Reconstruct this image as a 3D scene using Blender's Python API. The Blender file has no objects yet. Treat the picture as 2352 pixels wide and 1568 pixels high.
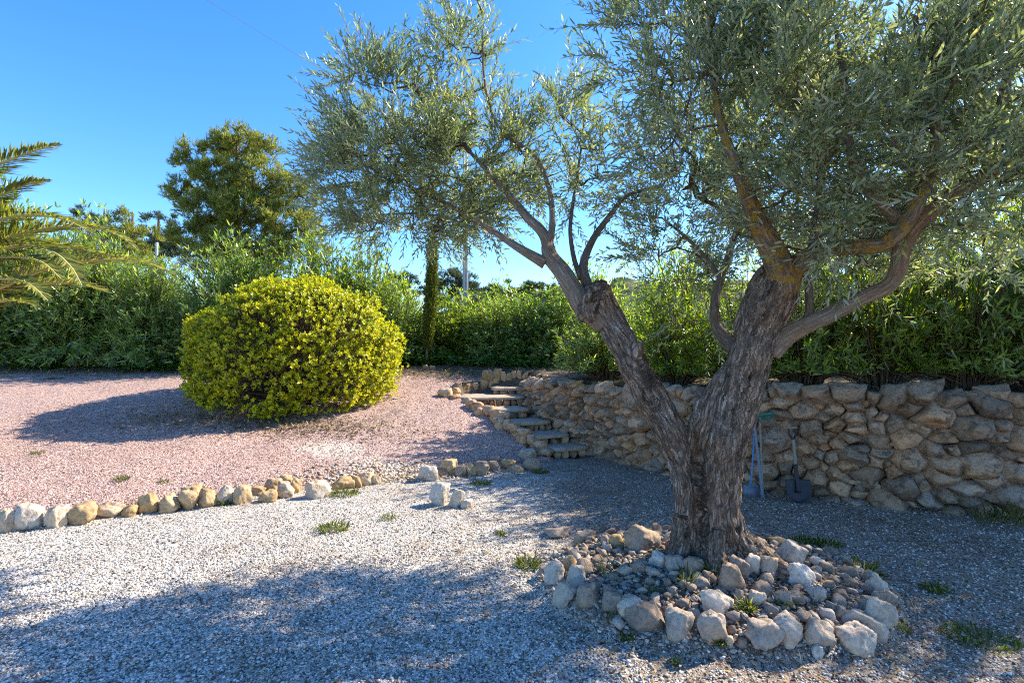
import bpy, bmesh, math, random
import numpy as np
from mathutils import Vector, Matrix
rng = np.random.default_rng(11)
random.seed(5)
scene = bpy.context.scene
COL = scene.collection
R = math.radians
FPX, CX, HY, EYE = 1200.0, 1176.0, 800.0, 1.7       # survey numbers: focal length, centre, horizon, eye height

# ------------------------------------------------------------------ helpers
def link(o, parent=None):
    COL.objects.link(o)
    if parent is not None:
        o.parent = parent
    return o

def tag(o, label=None, cat=None, group=None, kind=None):
    if label: o['label'] = label
    if cat: o['category'] = cat
    if group: o['group'] = group
    if kind: o['kind'] = kind
    return o

def empty(name, loc=(0, 0, 0)):
    o = bpy.data.objects.new(name, None); link(o)
    o.location = Vector([float(v) for v in loc]); o.empty_display_size = .2
    return o

def mesh_np(name, V, F, mat=None, parent=None, smooth=False, attrs=None, local=None):
    """V (n,3), F (m,k) or list of such arrays"""
    V = np.asarray(V, dtype=np.float32)
    if local is not None:
        V = V - np.asarray(local, dtype=np.float32)
    Fs = F if isinstance(F, list) else [F]
    Fs = [np.asarray(f, dtype=np.int32) for f in Fs if len(f)]
    me = bpy.data.meshes.new(name)
    me.vertices.add(len(V)); me.vertices.foreach_set('co', V.ravel())
    nl = sum(f.size for f in Fs); npoly = sum(len(f) for f in Fs)
    me.loops.add(nl); me.polygons.add(npoly)
    me.loops.foreach_set('vertex_index', np.concatenate([f.ravel() for f in Fs]))
    ls, st = [], 0
    for f in Fs:
        k = f.shape[1]
        ls.append(st + np.arange(len(f), dtype=np.int32) * k); st += f.size
    me.polygons.foreach_set('loop_start', np.concatenate(ls).astype(np.int32))
    if smooth:
        me.polygons.foreach_set('use_smooth', np.ones(npoly, dtype=bool))
    me.update(calc_edges=True)
    for k, a in (attrs or {}).items():
        a = np.asarray(a, dtype=np.float32)
        if a.ndim == 1:
            at = me.attributes.new(k, 'FLOAT', 'POINT'); at.data.foreach_set('value', a)
        else:
            at = me.attributes.new(k, 'FLOAT_VECTOR', 'POINT'); at.data.foreach_set('vector', a.ravel())
    if mat: me.materials.append(mat)
    o = bpy.data.objects.new(name, me)
    link(o, parent)
    return o

def norm(v):
    v = np.asarray(v, float)
    return v / (np.linalg.norm(v, axis=-1, keepdims=True) + 1e-9)

def _hash(i, j, k):
    n = (i * 374761393 + j * 668265263 + k * 2147483647 + 1274126177) & 0xffffffff
    n = ((n ^ (n >> 13)) * 1274126177) & 0xffffffff
    n = ((n ^ (n >> 16)) * 2246822519) & 0xffffffff
    return ((n ^ (n >> 15)) & 0xffff) / 32767.5 - 1.0

def vnoise(p):
    p = np.asarray(p, float); f = np.floor(p); i = f.astype(np.int64); t = p - f
    t = t * t * (3 - 2 * t); out = 0
    for dx in (0, 1):
        wx = t[..., 0] if dx else 1 - t[..., 0]
        for dy in (0, 1):
            wy = t[..., 1] if dy else 1 - t[..., 1]
            for dz in (0, 1):
                wz = t[..., 2] if dz else 1 - t[..., 2]
                out = out + wx * wy * wz * _hash(i[..., 0] + dx, i[..., 1] + dy, i[..., 2] + dz)
    return out

def fbm(p, o=4):
    s, a = 0, 1.0; p = np.asarray(p, float)
    for k in range(o):
        s = s + a * vnoise(p * 2 ** k + 17.3 * k); a *= .5
    return s

def n2(x, y, f=1.0, s=0.0, o=3):
    return fbm(np.stack([x * f + s, y * f - s, np.zeros_like(x) + s], -1), o)

def grid_faces(nu, nv, wrap=False):
    """nu rows (along), nv columns (around)"""
    i = np.arange(nu - 1)[:, None]; j = np.arange(nv if wrap else nv - 1)[None, :]
    j2 = (j + 1) % nv
    return np.stack([(i * nv + j), (i * nv + j2), ((i + 1) * nv + j2), ((i + 1) * nv + j)], -1).reshape(-1, 4)

def catmull(P, n):
    P = np.asarray(P, float); m = len(P)
    Q = np.vstack([2 * P[0] - P[1], P, 2 * P[-1] - P[-2]])
    seg = np.linalg.norm(np.diff(P[:, :3], axis=0), axis=1); cum = np.r_[0, np.cumsum(seg)]
    s = np.linspace(0, cum[-1], n); k = np.clip(np.searchsorted(cum, s, 'right') - 1, 0, m - 2)
    t = ((s - cum[k]) / (seg[k] + 1e-9))[:, None]
    a, b, c, d = Q[k], Q[k + 1], Q[k + 2], Q[k + 3]
    return .5 * (2 * b + (c - a) * t + (2 * a - 5 * b + 4 * c - d) * t ** 2 + (3 * b - a - 3 * c + d) * t ** 3), s

def frames(C):
    T = norm(np.gradient(C, axis=0)); U = np.zeros_like(T)
    u = np.cross(T[0], [0.3, 1, 0.1]); u /= np.linalg.norm(u)
    for i in range(len(T)):
        u = u - T[i] * np.dot(u, T[i]); u /= np.linalg.norm(u); U[i] = u
    return T, U, np.cross(T, U)

def tube(P, n=30, ns=12, rfun=None, cap=True, seed=0.0):
    """P rows x,y,z,r -> V,F,bark coords"""
    C, s = catmull(P, n); rad = np.maximum(C[:, 3], .0008); C = C[:, :3]
    T, U, B = frames(C)
    th = np.linspace(0, 2 * np.pi, ns, endpoint=False)
    c, sn = np.cos(th), np.sin(th)
    rr = np.repeat(rad[:, None], ns, 1)
    bark = np.stack([c[None] * rr, sn[None] * rr, np.repeat(s[:, None], ns, 1) + seed], -1)
    if rfun is not None:
        rr = rr * rfun(c[None] + 0 * rr, sn[None] + 0 * rr, np.repeat(s[:, None], ns, 1) + seed, rr)
    V = C[:, None] + rr[..., None] * (c[None, :, None] * U[:, None] + sn[None, :, None] * B[:, None])
    V = V.reshape(-1, 3); F = grid_faces(n, ns, True); bark = bark.reshape(-1, 3)
    if cap:
        k = len(V); V = np.vstack([V, C[-1:] + T[-1:] * rad[-1] * .25, C[:1]])
        bark = np.vstack([bark, bark[-1:], bark[:1]])
        j = np.arange(ns); j2 = (j + 1) % ns; e = (n - 1) * ns
        F = np.vstack([F, np.stack([e + j, e + j2, 0 * j + k, 0 * j + k], -1)])
        Ft = np.stack([j2, j, 0 * j + k + 1], -1)
        F = [F[:-ns], np.vstack([np.stack([e + j, e + j2, 0 * j + k], -1), Ft])]
    else:
        F = [F]
    return V, F, bark

def merge(parts):
    """list of (V, [F...], bark or None)"""
    Vs, Fd, Bs, off = [], {}, [], 0
    for V, F, b in parts:
        Vs.append(V); Bs.append(b if b is not None else V)
        for f in (F if isinstance(F, list) else [F]):
            f = np.asarray(f)
            if len(f): Fd.setdefault(f.shape[1], []).append(f + off)
        off += len(V)
    return np.vstack(Vs), [np.vstack(v) for v in Fd.values()], np.vstack(Bs)

def seg_tubes(A, B, ra, rb, ns=5):
    A, B = np.asarray(A, float), np.asarray(B, float); n = len(A)
    ra = np.broadcast_to(ra, (n,)); rb = np.broadcast_to(rb, (n,))
    D = norm(B - A); ref = np.where(np.abs(D[:, 2:3]) > .9, [[1., 0, 0]], [[0, 0, 1.]])
    U = norm(np.cross(D, ref)); W_ = np.cross(D, U)
    th = np.linspace(0, 2 * np.pi, ns, endpoint=False)
    ring = np.cos(th)[None, :, None] * U[:, None] + np.sin(th)[None, :, None] * W_[:, None]
    V = np.concatenate([A[:, None] + ring * ra[:, None, None], B[:, None] + ring * rb[:, None, None]], 1).reshape(-1, 3)
    j = np.arange(ns); j2 = (j + 1) % ns
    f = np.stack([j, j2, ns + j2, ns + j], -1)
    F = (f[None] + (np.arange(n) * 2 * ns)[:, None, None]).reshape(-1, 4)
    return V, F

def leaves(P, D, N, L, Wd, bend=.12):
    P = np.asarray(P, float); D = norm(D); n = len(P)
    S = norm(np.cross(D, N)); N_ = np.cross(S, D)
    L = np.broadcast_to(L, (n,)); Wd = np.broadcast_to(Wd, (n,)); bend = np.broadcast_to(bend, (n,))
    t = np.array([0, .3, .3, .7, .7, 1.]); sd = np.array([0, -.5, .5, -.42, .42, 0])
    V = (P[:, None] + D[:, None] * (L[:, None] * t)[..., None] + S[:, None] * (Wd[:, None] * sd)[..., None]
         - N_[:, None] * ((bend * L)[:, None] * t ** 2)[..., None]).reshape(-1, 3)
    F = (np.array([0, 2, 4, 5, 3, 1])[None] + 6 * np.arange(n)[:, None])
    return V, F

def rdir(n):
    return norm(rng.normal(size=(n, 3)))

def ico(sub):
    bm = bmesh.new(); bmesh.ops.create_icosphere(bm, subdivisions=sub, radius=1)
    V = np.array([v.co[:] for v in bm.verts]); F = np.array([[v.index for v in f.verts] for f in bm.faces]); bm.free()
    return norm(V), F
ICO = {k: ico(k) for k in (1, 2, 3, 4, 5)}

def rock_verts(sub, dims, planes=13, p=14, rough=.05, seed=None):
    p = p * 2.2; planes = max(8, int(planes * .75)); d, F = ICO[sub]; g = np.random.default_rng(seed if seed is not None else rng.integers(1 << 30))
    n = norm(g.normal(size=(planes, 3))); n = np.vstack([n, [[0, 0, 1], [0, 0, -1]]])
    h = np.r_[g.uniform(.72, 1.0, planes), .85, .8]
    q = np.maximum(d @ n.T, 0) / h
    r = np.sum(q ** p, 1) ** (-1 / p); r = np.minimum(r, 1.25)
    o = g.uniform(0, 50, 3)
    r = r * (1 + rough * fbm(d * 2.2 + o, 3) + rough * .5 * fbm(d * 7 + o, 3) - rough * .5 * np.abs(vnoise(d * 4.3 + o)))
    V = d * r[:, None]
    ext = (V.max(0) - V.min(0)) / 2; V = (V - (V.max(0) + V.min(0)) / 2) / ext
    return V * np.asarray(dims) / 2, F

# ------------------------------------------------------------------ materials
class NT:
    def __init__(s, name):
        s.m = bpy.data.materials.new(name); s.m.use_nodes = True
        s.t = s.m.node_tree; s.t.nodes.clear()
        s.out = s.t.nodes.new('ShaderNodeOutputMaterial')
    def n(s, typ, props=None, **inp):
        nd = s.t.nodes.new('ShaderNode' + typ)
        for k, v in (props or {}).items(): setattr(nd, k, v)
        for k, v in inp.items():
            sk = nd.inputs[int(k[1:])] if k[0] == 'i' and k[1:].isdigit() else nd.inputs[k.replace('_', ' ')]
            if isinstance(v, bpy.types.NodeSocket): s.t.links.new(v, sk)
            else: sk.default_value = v
        return nd
    def ramp(s, fac, stops, interp='LINEAR'):
        nd = s.t.nodes.new('ShaderNodeValToRGB'); cr = nd.color_ramp; cr.interpolation = interp
        while len(cr.elements) < len(stops): cr.elements.new(.5)
        for e, (p, c) in zip(cr.elements, stops):
            e.position = p; e.color = (c, c, c, 1) if isinstance(c, (int, float)) else (*c, 1)
        s.t.links.new(fac, nd.inputs[0]); return nd.outputs[0]
    def mix(s, fac, a, b, mode='MIX'):
        nd = s.t.nodes.new('ShaderNodeMix'); nd.data_type = 'RGBA'; nd.blend_type = mode
        for sk, v in ((nd.inputs[0], fac), (nd.inputs[6], a), (nd.inputs[7], b)):
            if isinstance(v, bpy.types.NodeSocket): s.t.links.new(v, sk)
            elif isinstance(v, (int, float)): sk.default_value = v
            else: sk.default_value = (*v, 1)
        return nd.outputs[2]
    def math(s, op, a, b=0.0, clamp=False):
        nd = s.t.nodes.new('ShaderNodeMath'); nd.operation = op; nd.use_clamp = clamp
        for sk, v in ((nd.inputs[0], a), (nd.inputs[1], b)):
            if isinstance(v, bpy.types.NodeSocket): s.t.links.new(v, sk)
            else: sk.default_value = v
        return nd.outputs[0]
    def pos(s): return s.n('NewGeometry').outputs['Position']
    def obj(s): return s.n('TexCoord').outputs['Object']
    def noise(s, vec, scale, detail=4, rough=.6, out='Fac', dist=0.0):
        return s.n('TexNoise', Vector=vec, Scale=scale, Detail=detail, Roughness=rough, Distortion=dist).outputs[out]
    def island(s): return s.n('NewGeometry').outputs['Random Per Island']
    def done(s, color, rough=.8, bump=None, bstr=.5, bdist=.01, spec=.3, normal=None):
        b = s.n('BsdfPrincipled')
        for k, v in (('Base Color', color), ('Roughness', rough), ('Specular IOR Level', spec)):
            if isinstance(v, bpy.types.NodeSocket): s.t.links.new(v, b.inputs[k])
            else: b.inputs[k].default_value = (*v, 1) if isinstance(v, tuple) else v
        if bump is not None:
            bp = s.n('Bump', Strength=bstr, Distance=bdist, Height=bump)
            s.t.links.new(bp.outputs[0], b.inputs['Normal'])
        s.t.links.new(b.outputs[0], s.out.inputs[0]); return s.m

def leaf_mat(name, stops, under=None, trans=.35, tcol=(1.5, 1.5, .6), rough=.45, spec=.4):
    m = NT(name); r = m.island()
    c = m.ramp(r, stops)
    big = m.noise(m.pos(), 1.6, 2)
    c = m.mix(m.ramp(big, [(.35, 0.0), (.65, .5)]), c, m.mix(1.0, c, (1.25, 1.2, .8), 'MULTIPLY'))
    tc = m.mix(1.0, c, tcol, 'MULTIPLY')
    if under:
        c = m.mix(m.n('NewGeometry').outputs['Backfacing'], c, under)
    b = m.n('BsdfPrincipled', Base_Color=c, Roughness=rough, Specular_IOR_Level=spec)
    t = m.n('BsdfTranslucent', Color=tc)
    mx = m.n('MixShader', i0=trans, i1=b.outputs[0], i2=t.outputs[0])
    m.t.links.new(mx.outputs[0], m.out.inputs[0]); return m.m

def gravel_group(m, vec, stops, scale, seed=0.0):
    """chips of stone: colour by cell and a height"""
    v1 = m.n('TexVoronoi', Vector=vec, Scale=scale, Randomness=1.0)
    v2 = m.n('TexVoronoi', Vector=vec, Scale=scale * 2.3, Randomness=1.0)
    sp = m.n('SeparateColor', i0=v1.outputs['Color']); sp2 = m.n('SeparateColor', i0=v2.outputs['Color'])
    c = m.ramp(sp.outputs[0], stops); c2 = m.ramp(sp2.outputs[1], stops)
    c = m.mix(m.ramp(sp.outputs[1], [(.55, 0.0), (.6, 1.0)]), c, c2)
    h = m.math('ADD', m.math('MULTIPLY', m.math('SUBTRACT', 1.0, v1.outputs['Distance']), sp.outputs[2]),
               m.math('MULTIPLY', sp2.outputs[0], .5))
    return c, h

GREYS = [(0, (.07, .058, .047)), (.18, (.2, .172, .142)), (.4, (.42, .375, .315)), (.7, (.63, .57, .485)), (1, (.84, .78, .68))]
PINKS = [(0, (.1, .06, .05)), (.2, (.26, .16, .13)), (.5, (.43, .28, .23)), (.8, (.58, .42, .35)), (1, (.74, .61, .53))]

def mat_ground():
    m = NT('court_gravel'); p = m.pos()
    c, h = gravel_group(m, p, GREYS, 70)
    dirt = m.math('ADD', m.math('MULTIPLY', m.noise(p, .9, 5, .65), .6), m.math('MULTIPLY', m.noise(p, 5.5, 5, .7), .4))
    c = m.mix(m.ramp(dirt, [(.47, 0.0), (.64, .7)]), c, m.mix(1.0, c, (.62, .5, .40), 'MULTIPLY'))
    db = m.n('Attribute', {'attribute_name': 'debris_shade'}).outputs['Fac']
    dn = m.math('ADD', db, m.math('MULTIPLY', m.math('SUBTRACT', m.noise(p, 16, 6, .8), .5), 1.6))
    c = m.mix(m.ramp(dn, [(.35, 0.0), (1.0, .8)]), c, m.mix(1.0, c, (.48, .385, .32), 'MULTIPLY'))  # shade painted into the gravel colour, together with brown leaf debris
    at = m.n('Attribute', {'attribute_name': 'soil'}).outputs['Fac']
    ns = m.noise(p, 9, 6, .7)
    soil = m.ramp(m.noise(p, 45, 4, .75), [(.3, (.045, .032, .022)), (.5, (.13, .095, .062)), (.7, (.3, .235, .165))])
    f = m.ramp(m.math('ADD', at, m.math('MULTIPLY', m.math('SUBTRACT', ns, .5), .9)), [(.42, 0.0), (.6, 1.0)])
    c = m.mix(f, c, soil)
    return m.done(c, .9, h, .9, .012, .2)

def mat_pink():
    m = NT('pink_gravel'); p = m.pos()
    c, h = gravel_group(m, p, PINKS, 62)
    big = m.noise(p, .6, 4, .6)
    c = m.mix(m.ramp(big, [(.4, 0.0), (.7, .5)]), c, m.mix(1.0, c, (1.1, .98, .9), 'MULTIPLY'))
    c2, h2 = gravel_group(m, p, [(0, (.2, .14, .1)), (.3, (.45, .35, .26)), (.7, (.68, .57, .47)), (1, (.85, .77, .68))], 48)
    at = m.n('Attribute', {'attribute_name': 'pale'}).outputs['Fac']
    f = m.ramp(m.math('ADD', at, m.math('MULTIPLY', m.math('SUBTRACT', m.noise(p, 6, 6, .75), .5), 1.3)), [(.4, 0.0), (.62, 1.0)])
    c = m.mix(f, c, c2)
    at = m.n('Attribute', {'attribute_name': 'soil'}).outputs['Fac']
    soil = m.ramp(m.noise(p, 40, 4, .75), [(.3, (.06, .042, .03)), (.5, (.18, .13, .09)), (.7, (.38, .3, .21))])
    f = m.ramp(m.math('ADD', at, m.math('MULTIPLY', m.math('SUBTRACT', m.noise(p, 8, 6, .75), .5), 1.1)), [(.42, 0.0), (.62, 1.0)])
    c = m.mix(f, c, soil)
    return m.done(c, .9, h, .9, .012, .2)

def mat_rock(name, stops, blot=(.07, .06, .05), blot_amt=.55, scale=1.0, island=True, lichen=0.0):
    m = NT(name); p = m.obj()
    rnd = m.island() if island else m.n('ObjectInfo').outputs['Random']
    c = m.ramp(rnd, stops)
    off = m.n('VectorMath', {'operation': 'ADD'}, i0=p, i1=m.n('CombineXYZ', X=m.math('MULTIPLY', rnd, 37.0), Y=m.math('MULTIPLY', rnd, 11.0), Z=rnd).outputs[0]).outputs[0]
    n1 = m.noise(off, 9 * scale, 6, .7); n2_ = m.noise(off, 38 * scale, 5, .75); n3 = m.noise(off, 3.2 * scale, 3, .6)
    c = m.mix(m.ramp(n3, [(.38, 0.0), (.66, .75)]), c, m.mix(1.0, c, (1.25, 1.0, .74), 'MULTIPLY'))
    c = m.mix(m.ramp(n1, [(.5, 0.0), (.64, blot_amt)]), c, blot)
    c = m.mix(m.ramp(n2_, [(.36, .55), (.5, 0.0)]), c, m.mix(1.0, c, (.45, .42, .4), 'MULTIPLY'))
    c = m.mix(m.ramp(n2_, [(.58, 0.0), (.7, .5)]), c, m.mix(1.0, c, (1.5, 1.48, 1.45), 'MULTIPLY'))
    h = m.math('ADD', n1, m.math('MULTIPLY', n2_, .45))
    return m.done(c, .88, h, .8, .02, .2)

def mat_bark(name='olive_bark', lichen=False, light=1.0, soft=0.0):
    m = NT(name)
    v = m.n('Attribute', {'attribute_name': 'bark'}).outputs['Vector']
    wob = m.noise(v, 5, 3, .6, 'Color')
    v = m.n('VectorMath', {'operation': 'ADD'}, i0=v, i1=m.n('VectorMath', {'operation': 'SCALE'}, i0=wob, Scale=.05).outputs[0]).outputs[0]
    def mapped(a, b):
        mp = m.n('Mapping', Vector=v); mp.inputs['Scale'].default_value = (a, a, b); return mp.outputs[0]
    a = m.noise(mapped(95, 12), 1, 5, .7); b = m.noise(mapped(26, 4), 1, 5, .65)
    vo = m.n('TexVoronoi', {'feature': 'DISTANCE_TO_EDGE'}, Vector=mapped(44, 5.5), Scale=1.0)
    crack = m.ramp(vo.outputs['Distance'], [(.0, 0.0), (.28, 1.0)])
    h = m.math('ADD', m.math('ADD', m.math('MULTIPLY', a, .65), m.math('MULTIPLY', b, .5)), m.math('MULTIPLY', crack, .2))
    L = light
    c = m.ramp(h, [(.47, (.022 * L, .0165 * L, .012 * L)), (.65, (.095 * L, .073 * L, .056 * L)), (.78, (.19 * L, .155 * L, .122 * L)), (.95, (.36 * L, .315 * L, .265 * L))])
    if soft: c = m.mix(soft, c, (.17 * L, .135 * L, .1 * L))
    big = m.noise(m.pos(), 3.3, 3)
    c = m.mix(m.ramp(big, [(.4, 0.1), (.66, .7)]), c, m.mix(1.0, c, (1.15, .9, .68), 'MULTIPLY'))
    if lichen:
        l = m.noise(m.pos(), 17, 6, .78)
        c = m.mix(m.ramp(l, [(.49, 0.0), (.55, .85)]), c, m.mix(m.noise(m.pos(), 60, 3), (.2, .12, .015), (.5, .32, .03)))
    return m.done(c, .9, h, 1.0, .03, .15)

M = {}
M['ground'] = mat_ground(); M['pink'] = mat_pink()
M['wallstone'] = mat_rock('wall_stone', [(0, (.18, .14, .105)), (.2, (.38, .28, .195)), (.38, (.25, .195, .145)), (.55, (.5, .31, .175)), (.7, (.33, .265, .205)), (.85, (.52, .345, .215)), (1, (.43, .36, .29))], (.055, .043, .034), .75)
M['mortar'] = mat_rock('wall_core_earth', [(0, (.05, .036, .025)), (1, (.06, .043, .03))], (.04, .03, .025), .5, island=False)
M['kerbrock'] = mat_rock('kerb_rock', [(0, (.42, .29, .14)), (.3, (.5, .38, .23)), (.6, (.37, .25, .115)), (1, (.55, .45, .32))], (.22, .14, .06), .7, .9, False)
M['palerock'] = mat_rock('pale_rock', [(0, (.47, .42, .35)), (.5, (.58, .525, .45)), (1, (.45, .385, .3))], (.27, .22, .165), .6, .9, False)
M['heaprock'] = mat_rock('heap_rock', [(0, (.26, .22, .18)), (.3, (.38, .31, .245)), (.55, (.32, .25, .19)), (.8, (.42, .37, .31)), (1, (.36, .26, .18))], (.13, .105, .08), .65, .9, False)
M['slab'] = mat_rock('step_slab', [(0, (.36, .31, .25)), (1, (.44, .38, .3))], (.26, .21, .16), .55, .8, False)
M['bark'] = mat_bark(light=1.75); M['limb'] = mat_bark('olive_limb_bark', False, 1.6, .55); M['lichen'] = mat_bark('lichen_bark', True, 1.35, .4)
M['twig'] = mat_bark('twig_bark', False, 1.1, .5)
M['olive'] = leaf_mat('olive_leaf', [(0, (.075, .105, .06)), (.35, (.125, .16, .088)), (.7, (.18, .21, .115)), (.95, (.26, .275, .15)), (1, (.36, .28, .09))],
                      (.39, .42, .34), .44, (2.05, 2.1, 1.0), .4, .5)
M['oleander'] = leaf_mat('oleander_leaf', [(0, (.065, .105, .03)), (.5, (.14, .2, .055)), (.85, (.26, .32, .1)), (1, (.42, .43, .15))], (.22, .28, .11), .45, (2.2, 2.3, .5), .34, .6)
M['oleander_fresh'] = leaf_mat('oleander_fresh_leaf', [(0, (.07, .115, .018)), (.5, (.135, .195, .03)), (.85, (.22, .265, .045)), (1, (.36, .34, .06))], (.22, .28, .08), .56, (2.0, 2.1, .4), .36, .5)
M['broadleaf'] = leaf_mat('broad_leaf', [(0, (.05, .1, .015)), (.5, (.1, .18, .025)), (.85, (.19, .28, .04)), (1, (.33, .36, .07))], (.16, .24, .06), .42, (1.9, 2.0, .4), .3, .6)
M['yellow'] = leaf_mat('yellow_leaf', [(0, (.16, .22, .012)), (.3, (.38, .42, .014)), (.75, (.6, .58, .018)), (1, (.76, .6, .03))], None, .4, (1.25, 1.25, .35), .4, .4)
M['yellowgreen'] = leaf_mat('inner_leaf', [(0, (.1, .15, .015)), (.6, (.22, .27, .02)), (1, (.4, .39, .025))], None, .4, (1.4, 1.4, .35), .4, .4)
M['pine'] = leaf_mat('pine_needle', [(0, (.09, .135, .05)), (.5, (.2, .235, .07)), (1, (.36, .35, .09))], None, .48, (1.5, 1.4, .5), .55, .2)
M['pinefar'] = leaf_mat('far_pine_needle', [(0, (.04, .07, .055)), (.6, (.08, .11, .075)), (1, (.13, .15, .08))], None, .3, (1.4, 1.4, .7), .6, .2)
M['cypress'] = leaf_mat('cypress_leaf', [(0, (.05, .075, .014)), (.5, (.1, .13, .022)), (1, (.22, .2, .035))], None, .25, (1.7, 1.7, .5), .6, .2)
M['palm'] = leaf_mat('palm_leaflet', [(0, (.06, .085, .02)), (.5, (.13, .16, .035)), (.85, (.24, .25, .06)), (1, (.38, .32, .09))], (.17, .2, .08), .35, (1.7, 1.6, .4), .33, .5)
M['ivy'] = leaf_mat('ivy_leaf', [(0, (.03, .07, .012)), (1, (.09, .17, .022))], None, .35, (1.8, 2, .4), .4, .4)
M['weed'] = leaf_mat('weed_leaf', [(0, (.05, .075, .018)), (.5, (.1, .135, .03)), (.8, (.2, .2, .06)), (1, (.34, .29, .13))], None, .4, (1.6, 1.7, .4), .5, .3)
M['litter'] = leaf_mat('dry_leaf', [(0, (.1, .07, .035)), (.5, (.25, .18, .1)), (1, (.42, .34, .2))], None, .2, (1.2, 1.1, .8), .7, .2)
def plain(name, col, rough=.6, metallic=0.0, var=.25, scale=14):
    m = NT(name); n1 = m.noise(m.obj(), scale, 6, .7)
    c = m.mix(m.ramp(n1, [(.35, 0.0), (.7, var * 2)]), col, tuple(min(1, x * 1.5 + .03) for x in col))
    b = m.n('BsdfPrincipled', Base_Color=c, Roughness=m.ramp(n1, [(.3, max(.1, rough - .1)), (.7, min(1, rough + .15))]), Metallic=metallic)
    m.t.links.new(b.outputs[0], m.out.inputs[0]); return m.m
M['concrete'] = plain('pole_concrete', (.33, .34, .36), .8)
M['steel'] = plain('galvanised_steel', (.4, .42, .44), .45, .6)
M['wire'] = plain('cable', (.16, .17, .18), .6)
M['bluegrey'] = plain('painted_pole', (.11, .15, .22), .45)
M['green'] = plain('green_plastic', (.012, .11, .075), .4)
M['blue'] = plain('blue_plastic', (.03, .22, .5), .35)
M['greyblade'] = plain('grey_blade', (.16, .17, .2), .5)
M['blackiron'] = plain('black_iron', (.022, .021, .026), .5, .4)
M['wood'] = plain('grey_wood', (.23, .19, .145), .8)
M['palmwood'] = plain('palm_trunk', (.16, .115, .075), .9)
M['rachis'] = plain('palm_rachis', (.42, .36, .12), .5)
def mat_hill():
    m = NT('wooded_hill'); p = m.pos()
    c = m.ramp(m.noise(p, .35, 6, .75), [(.35, (.05, .065, .035)), (.5, (.11, .13, .06)), (.7, (.19, .19, .1))])
    return m.done(c, .95, m.noise(p, .5, 5, .7), 1.0, 1.5, .1)
M['hill'] = mat_hill()

# ------------------------------------------------------------------ ground form
BORDER = np.array([(-14, 3.3), (-9, 4.4), (-5.06, 5.22), (-4.41, 5.43), (-3.97, 5.76), (-3.45, 5.97), (-2.74, 6.42), (-2.06, 6.63), (-1.13, 7.12), (-.72, 7.46), (.28, 7.75), (.85, 8.05), (1.25, 8.9), (30, 9)])
WALL = np.array([(.18, 11.3), (.2, 10.6), (.36, 9.7), (.72, 8.85), (1.14, 8.33), (1.52, 7.72), (1.93, 7.16), (2.32, 6.68), (2.74, 6.32), (3.32, 5.93), (3.84, 5.62), (4.9, 5.24), (6.5, 4.85), (9, 4.5)])
STEPS = np.array([(.34, 7.98), (1.2, 8.15), (.55, 9.6), (.4, 10.4), (.42, 11.5), (-.5, 11.45), (-1.05, 11.0), (-1.0, 10.25), (-.42, 9.35), (.08, 8.55)])
MOUND = (1.42, 3.78, 1.2, .92)

def in_poly(x, y, P):
    ins = np.zeros(np.shape(x), bool); n = len(P)
    for i in range(n):
        x1, y1 = P[i]; x2, y2 = P[(i + 1) % n]
        c = ((y1 > y) != (y2 > y)) & (x < (x2 - x1) * (y - y1) / (y2 - y1 + 1e-12) + x1)
        ins ^= c
    return ins
def wall_normals():
    t = norm(np.gradient(WALL, axis=0)); return np.stack([t[:, 1], -t[:, 0]], -1)   # towards the court?
_wn = wall_normals()
if _wn[8] @ np.array([-1.0, -1.0]) < 0: _wn = -_wn
WALL = WALL - _wn * .1
WBACK = WALL - _wn * .25
TERR = np.vstack([WBACK, [(60, 4.2), (60, 90), (.0, 90), (.0, 11.5)]])

def ht_terrace(x, y):
    return 1.12 + .1 * np.clip((x - .5) / 3, 0, 1) + .02 * np.clip(y - 8, 0, 30) + .03 * n2(x, y, .8, 3.1, 2)
def H(x, y):
    x = np.asarray(x, float); y = np.asarray(y, float)
    yb = np.interp(x, BORDER[:, 0], BORDER[:, 1])
    t = (y - yb) / (12.6 - yb)
    s = np.clip(t, 0, 1)
    slope = 1.27 * s ** .95 + .02 * np.clip(y - 12.6, 0, 30) + .025 * n2(x, y, .5, 1.7, 3) * np.clip(t * 4, 0, 1)
    z = np.where(t > 0, slope, 0)
    z = z + .008 * n2(x, y, 1.1, .3, 3) + .009 * n2(x, y, 3.4, 2.3, 3) * (np.abs(x) < 12)
    q = ((x - MOUND[0]) / MOUND[2]) ** 2 + ((y - MOUND[1]) / MOUND[3]) ** 2
    m = np.clip(1.12 - q, 0, 1)
    z = z + .2 * m ** .65 * np.where(t > 0, 0, 1) + .012 * n2(x, y, 5, 8.8, 3) * (m > 0)
    z = np.where((y > 10.8) & (x > -1.2) & (x < .6), np.maximum(z, .98), z)
    z = np.where(in_poly(x, y, STEPS), np.minimum(z, np.clip(.3 * (y - 8.45) - .06, -.06, .62)), z)
    z = np.where(in_poly(x, y, TERR), ht_terrace(x, y), z)
    return z

def Wp(px, py, d):
    return np.array([(px - CX) / FPX * d, d, EYE - (py - HY) / FPX * d])
_D = np.arange(2.0, 26, .008)
def hit(px, py):
    z = EYE - (py - HY) / FPX * _D; x = (px - CX) / FPX * _D
    k = np.argmax(H(x, _D) >= z)
    return np.array([x[k], _D[k], z[k]])

def ground_sheet(xs, ys, keep=None, dz=0.0, attrs=None):
    X, Y = np.meshgrid(xs, ys); Z = H(X, Y) + dz
    V = np.stack([X, Y, Z], -1).reshape(-1, 3); F = grid_faces(len(ys), len(xs))
    if keep is not None:
        k = keep(X, Y).reshape(-1); F = F[k[F].all(1)]
        used = np.zeros(len(V), bool); used[F.ravel()] = True
        mp = np.cumsum(used) - 1; F = mp[F]; V = V[used]
    return V, F

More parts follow.
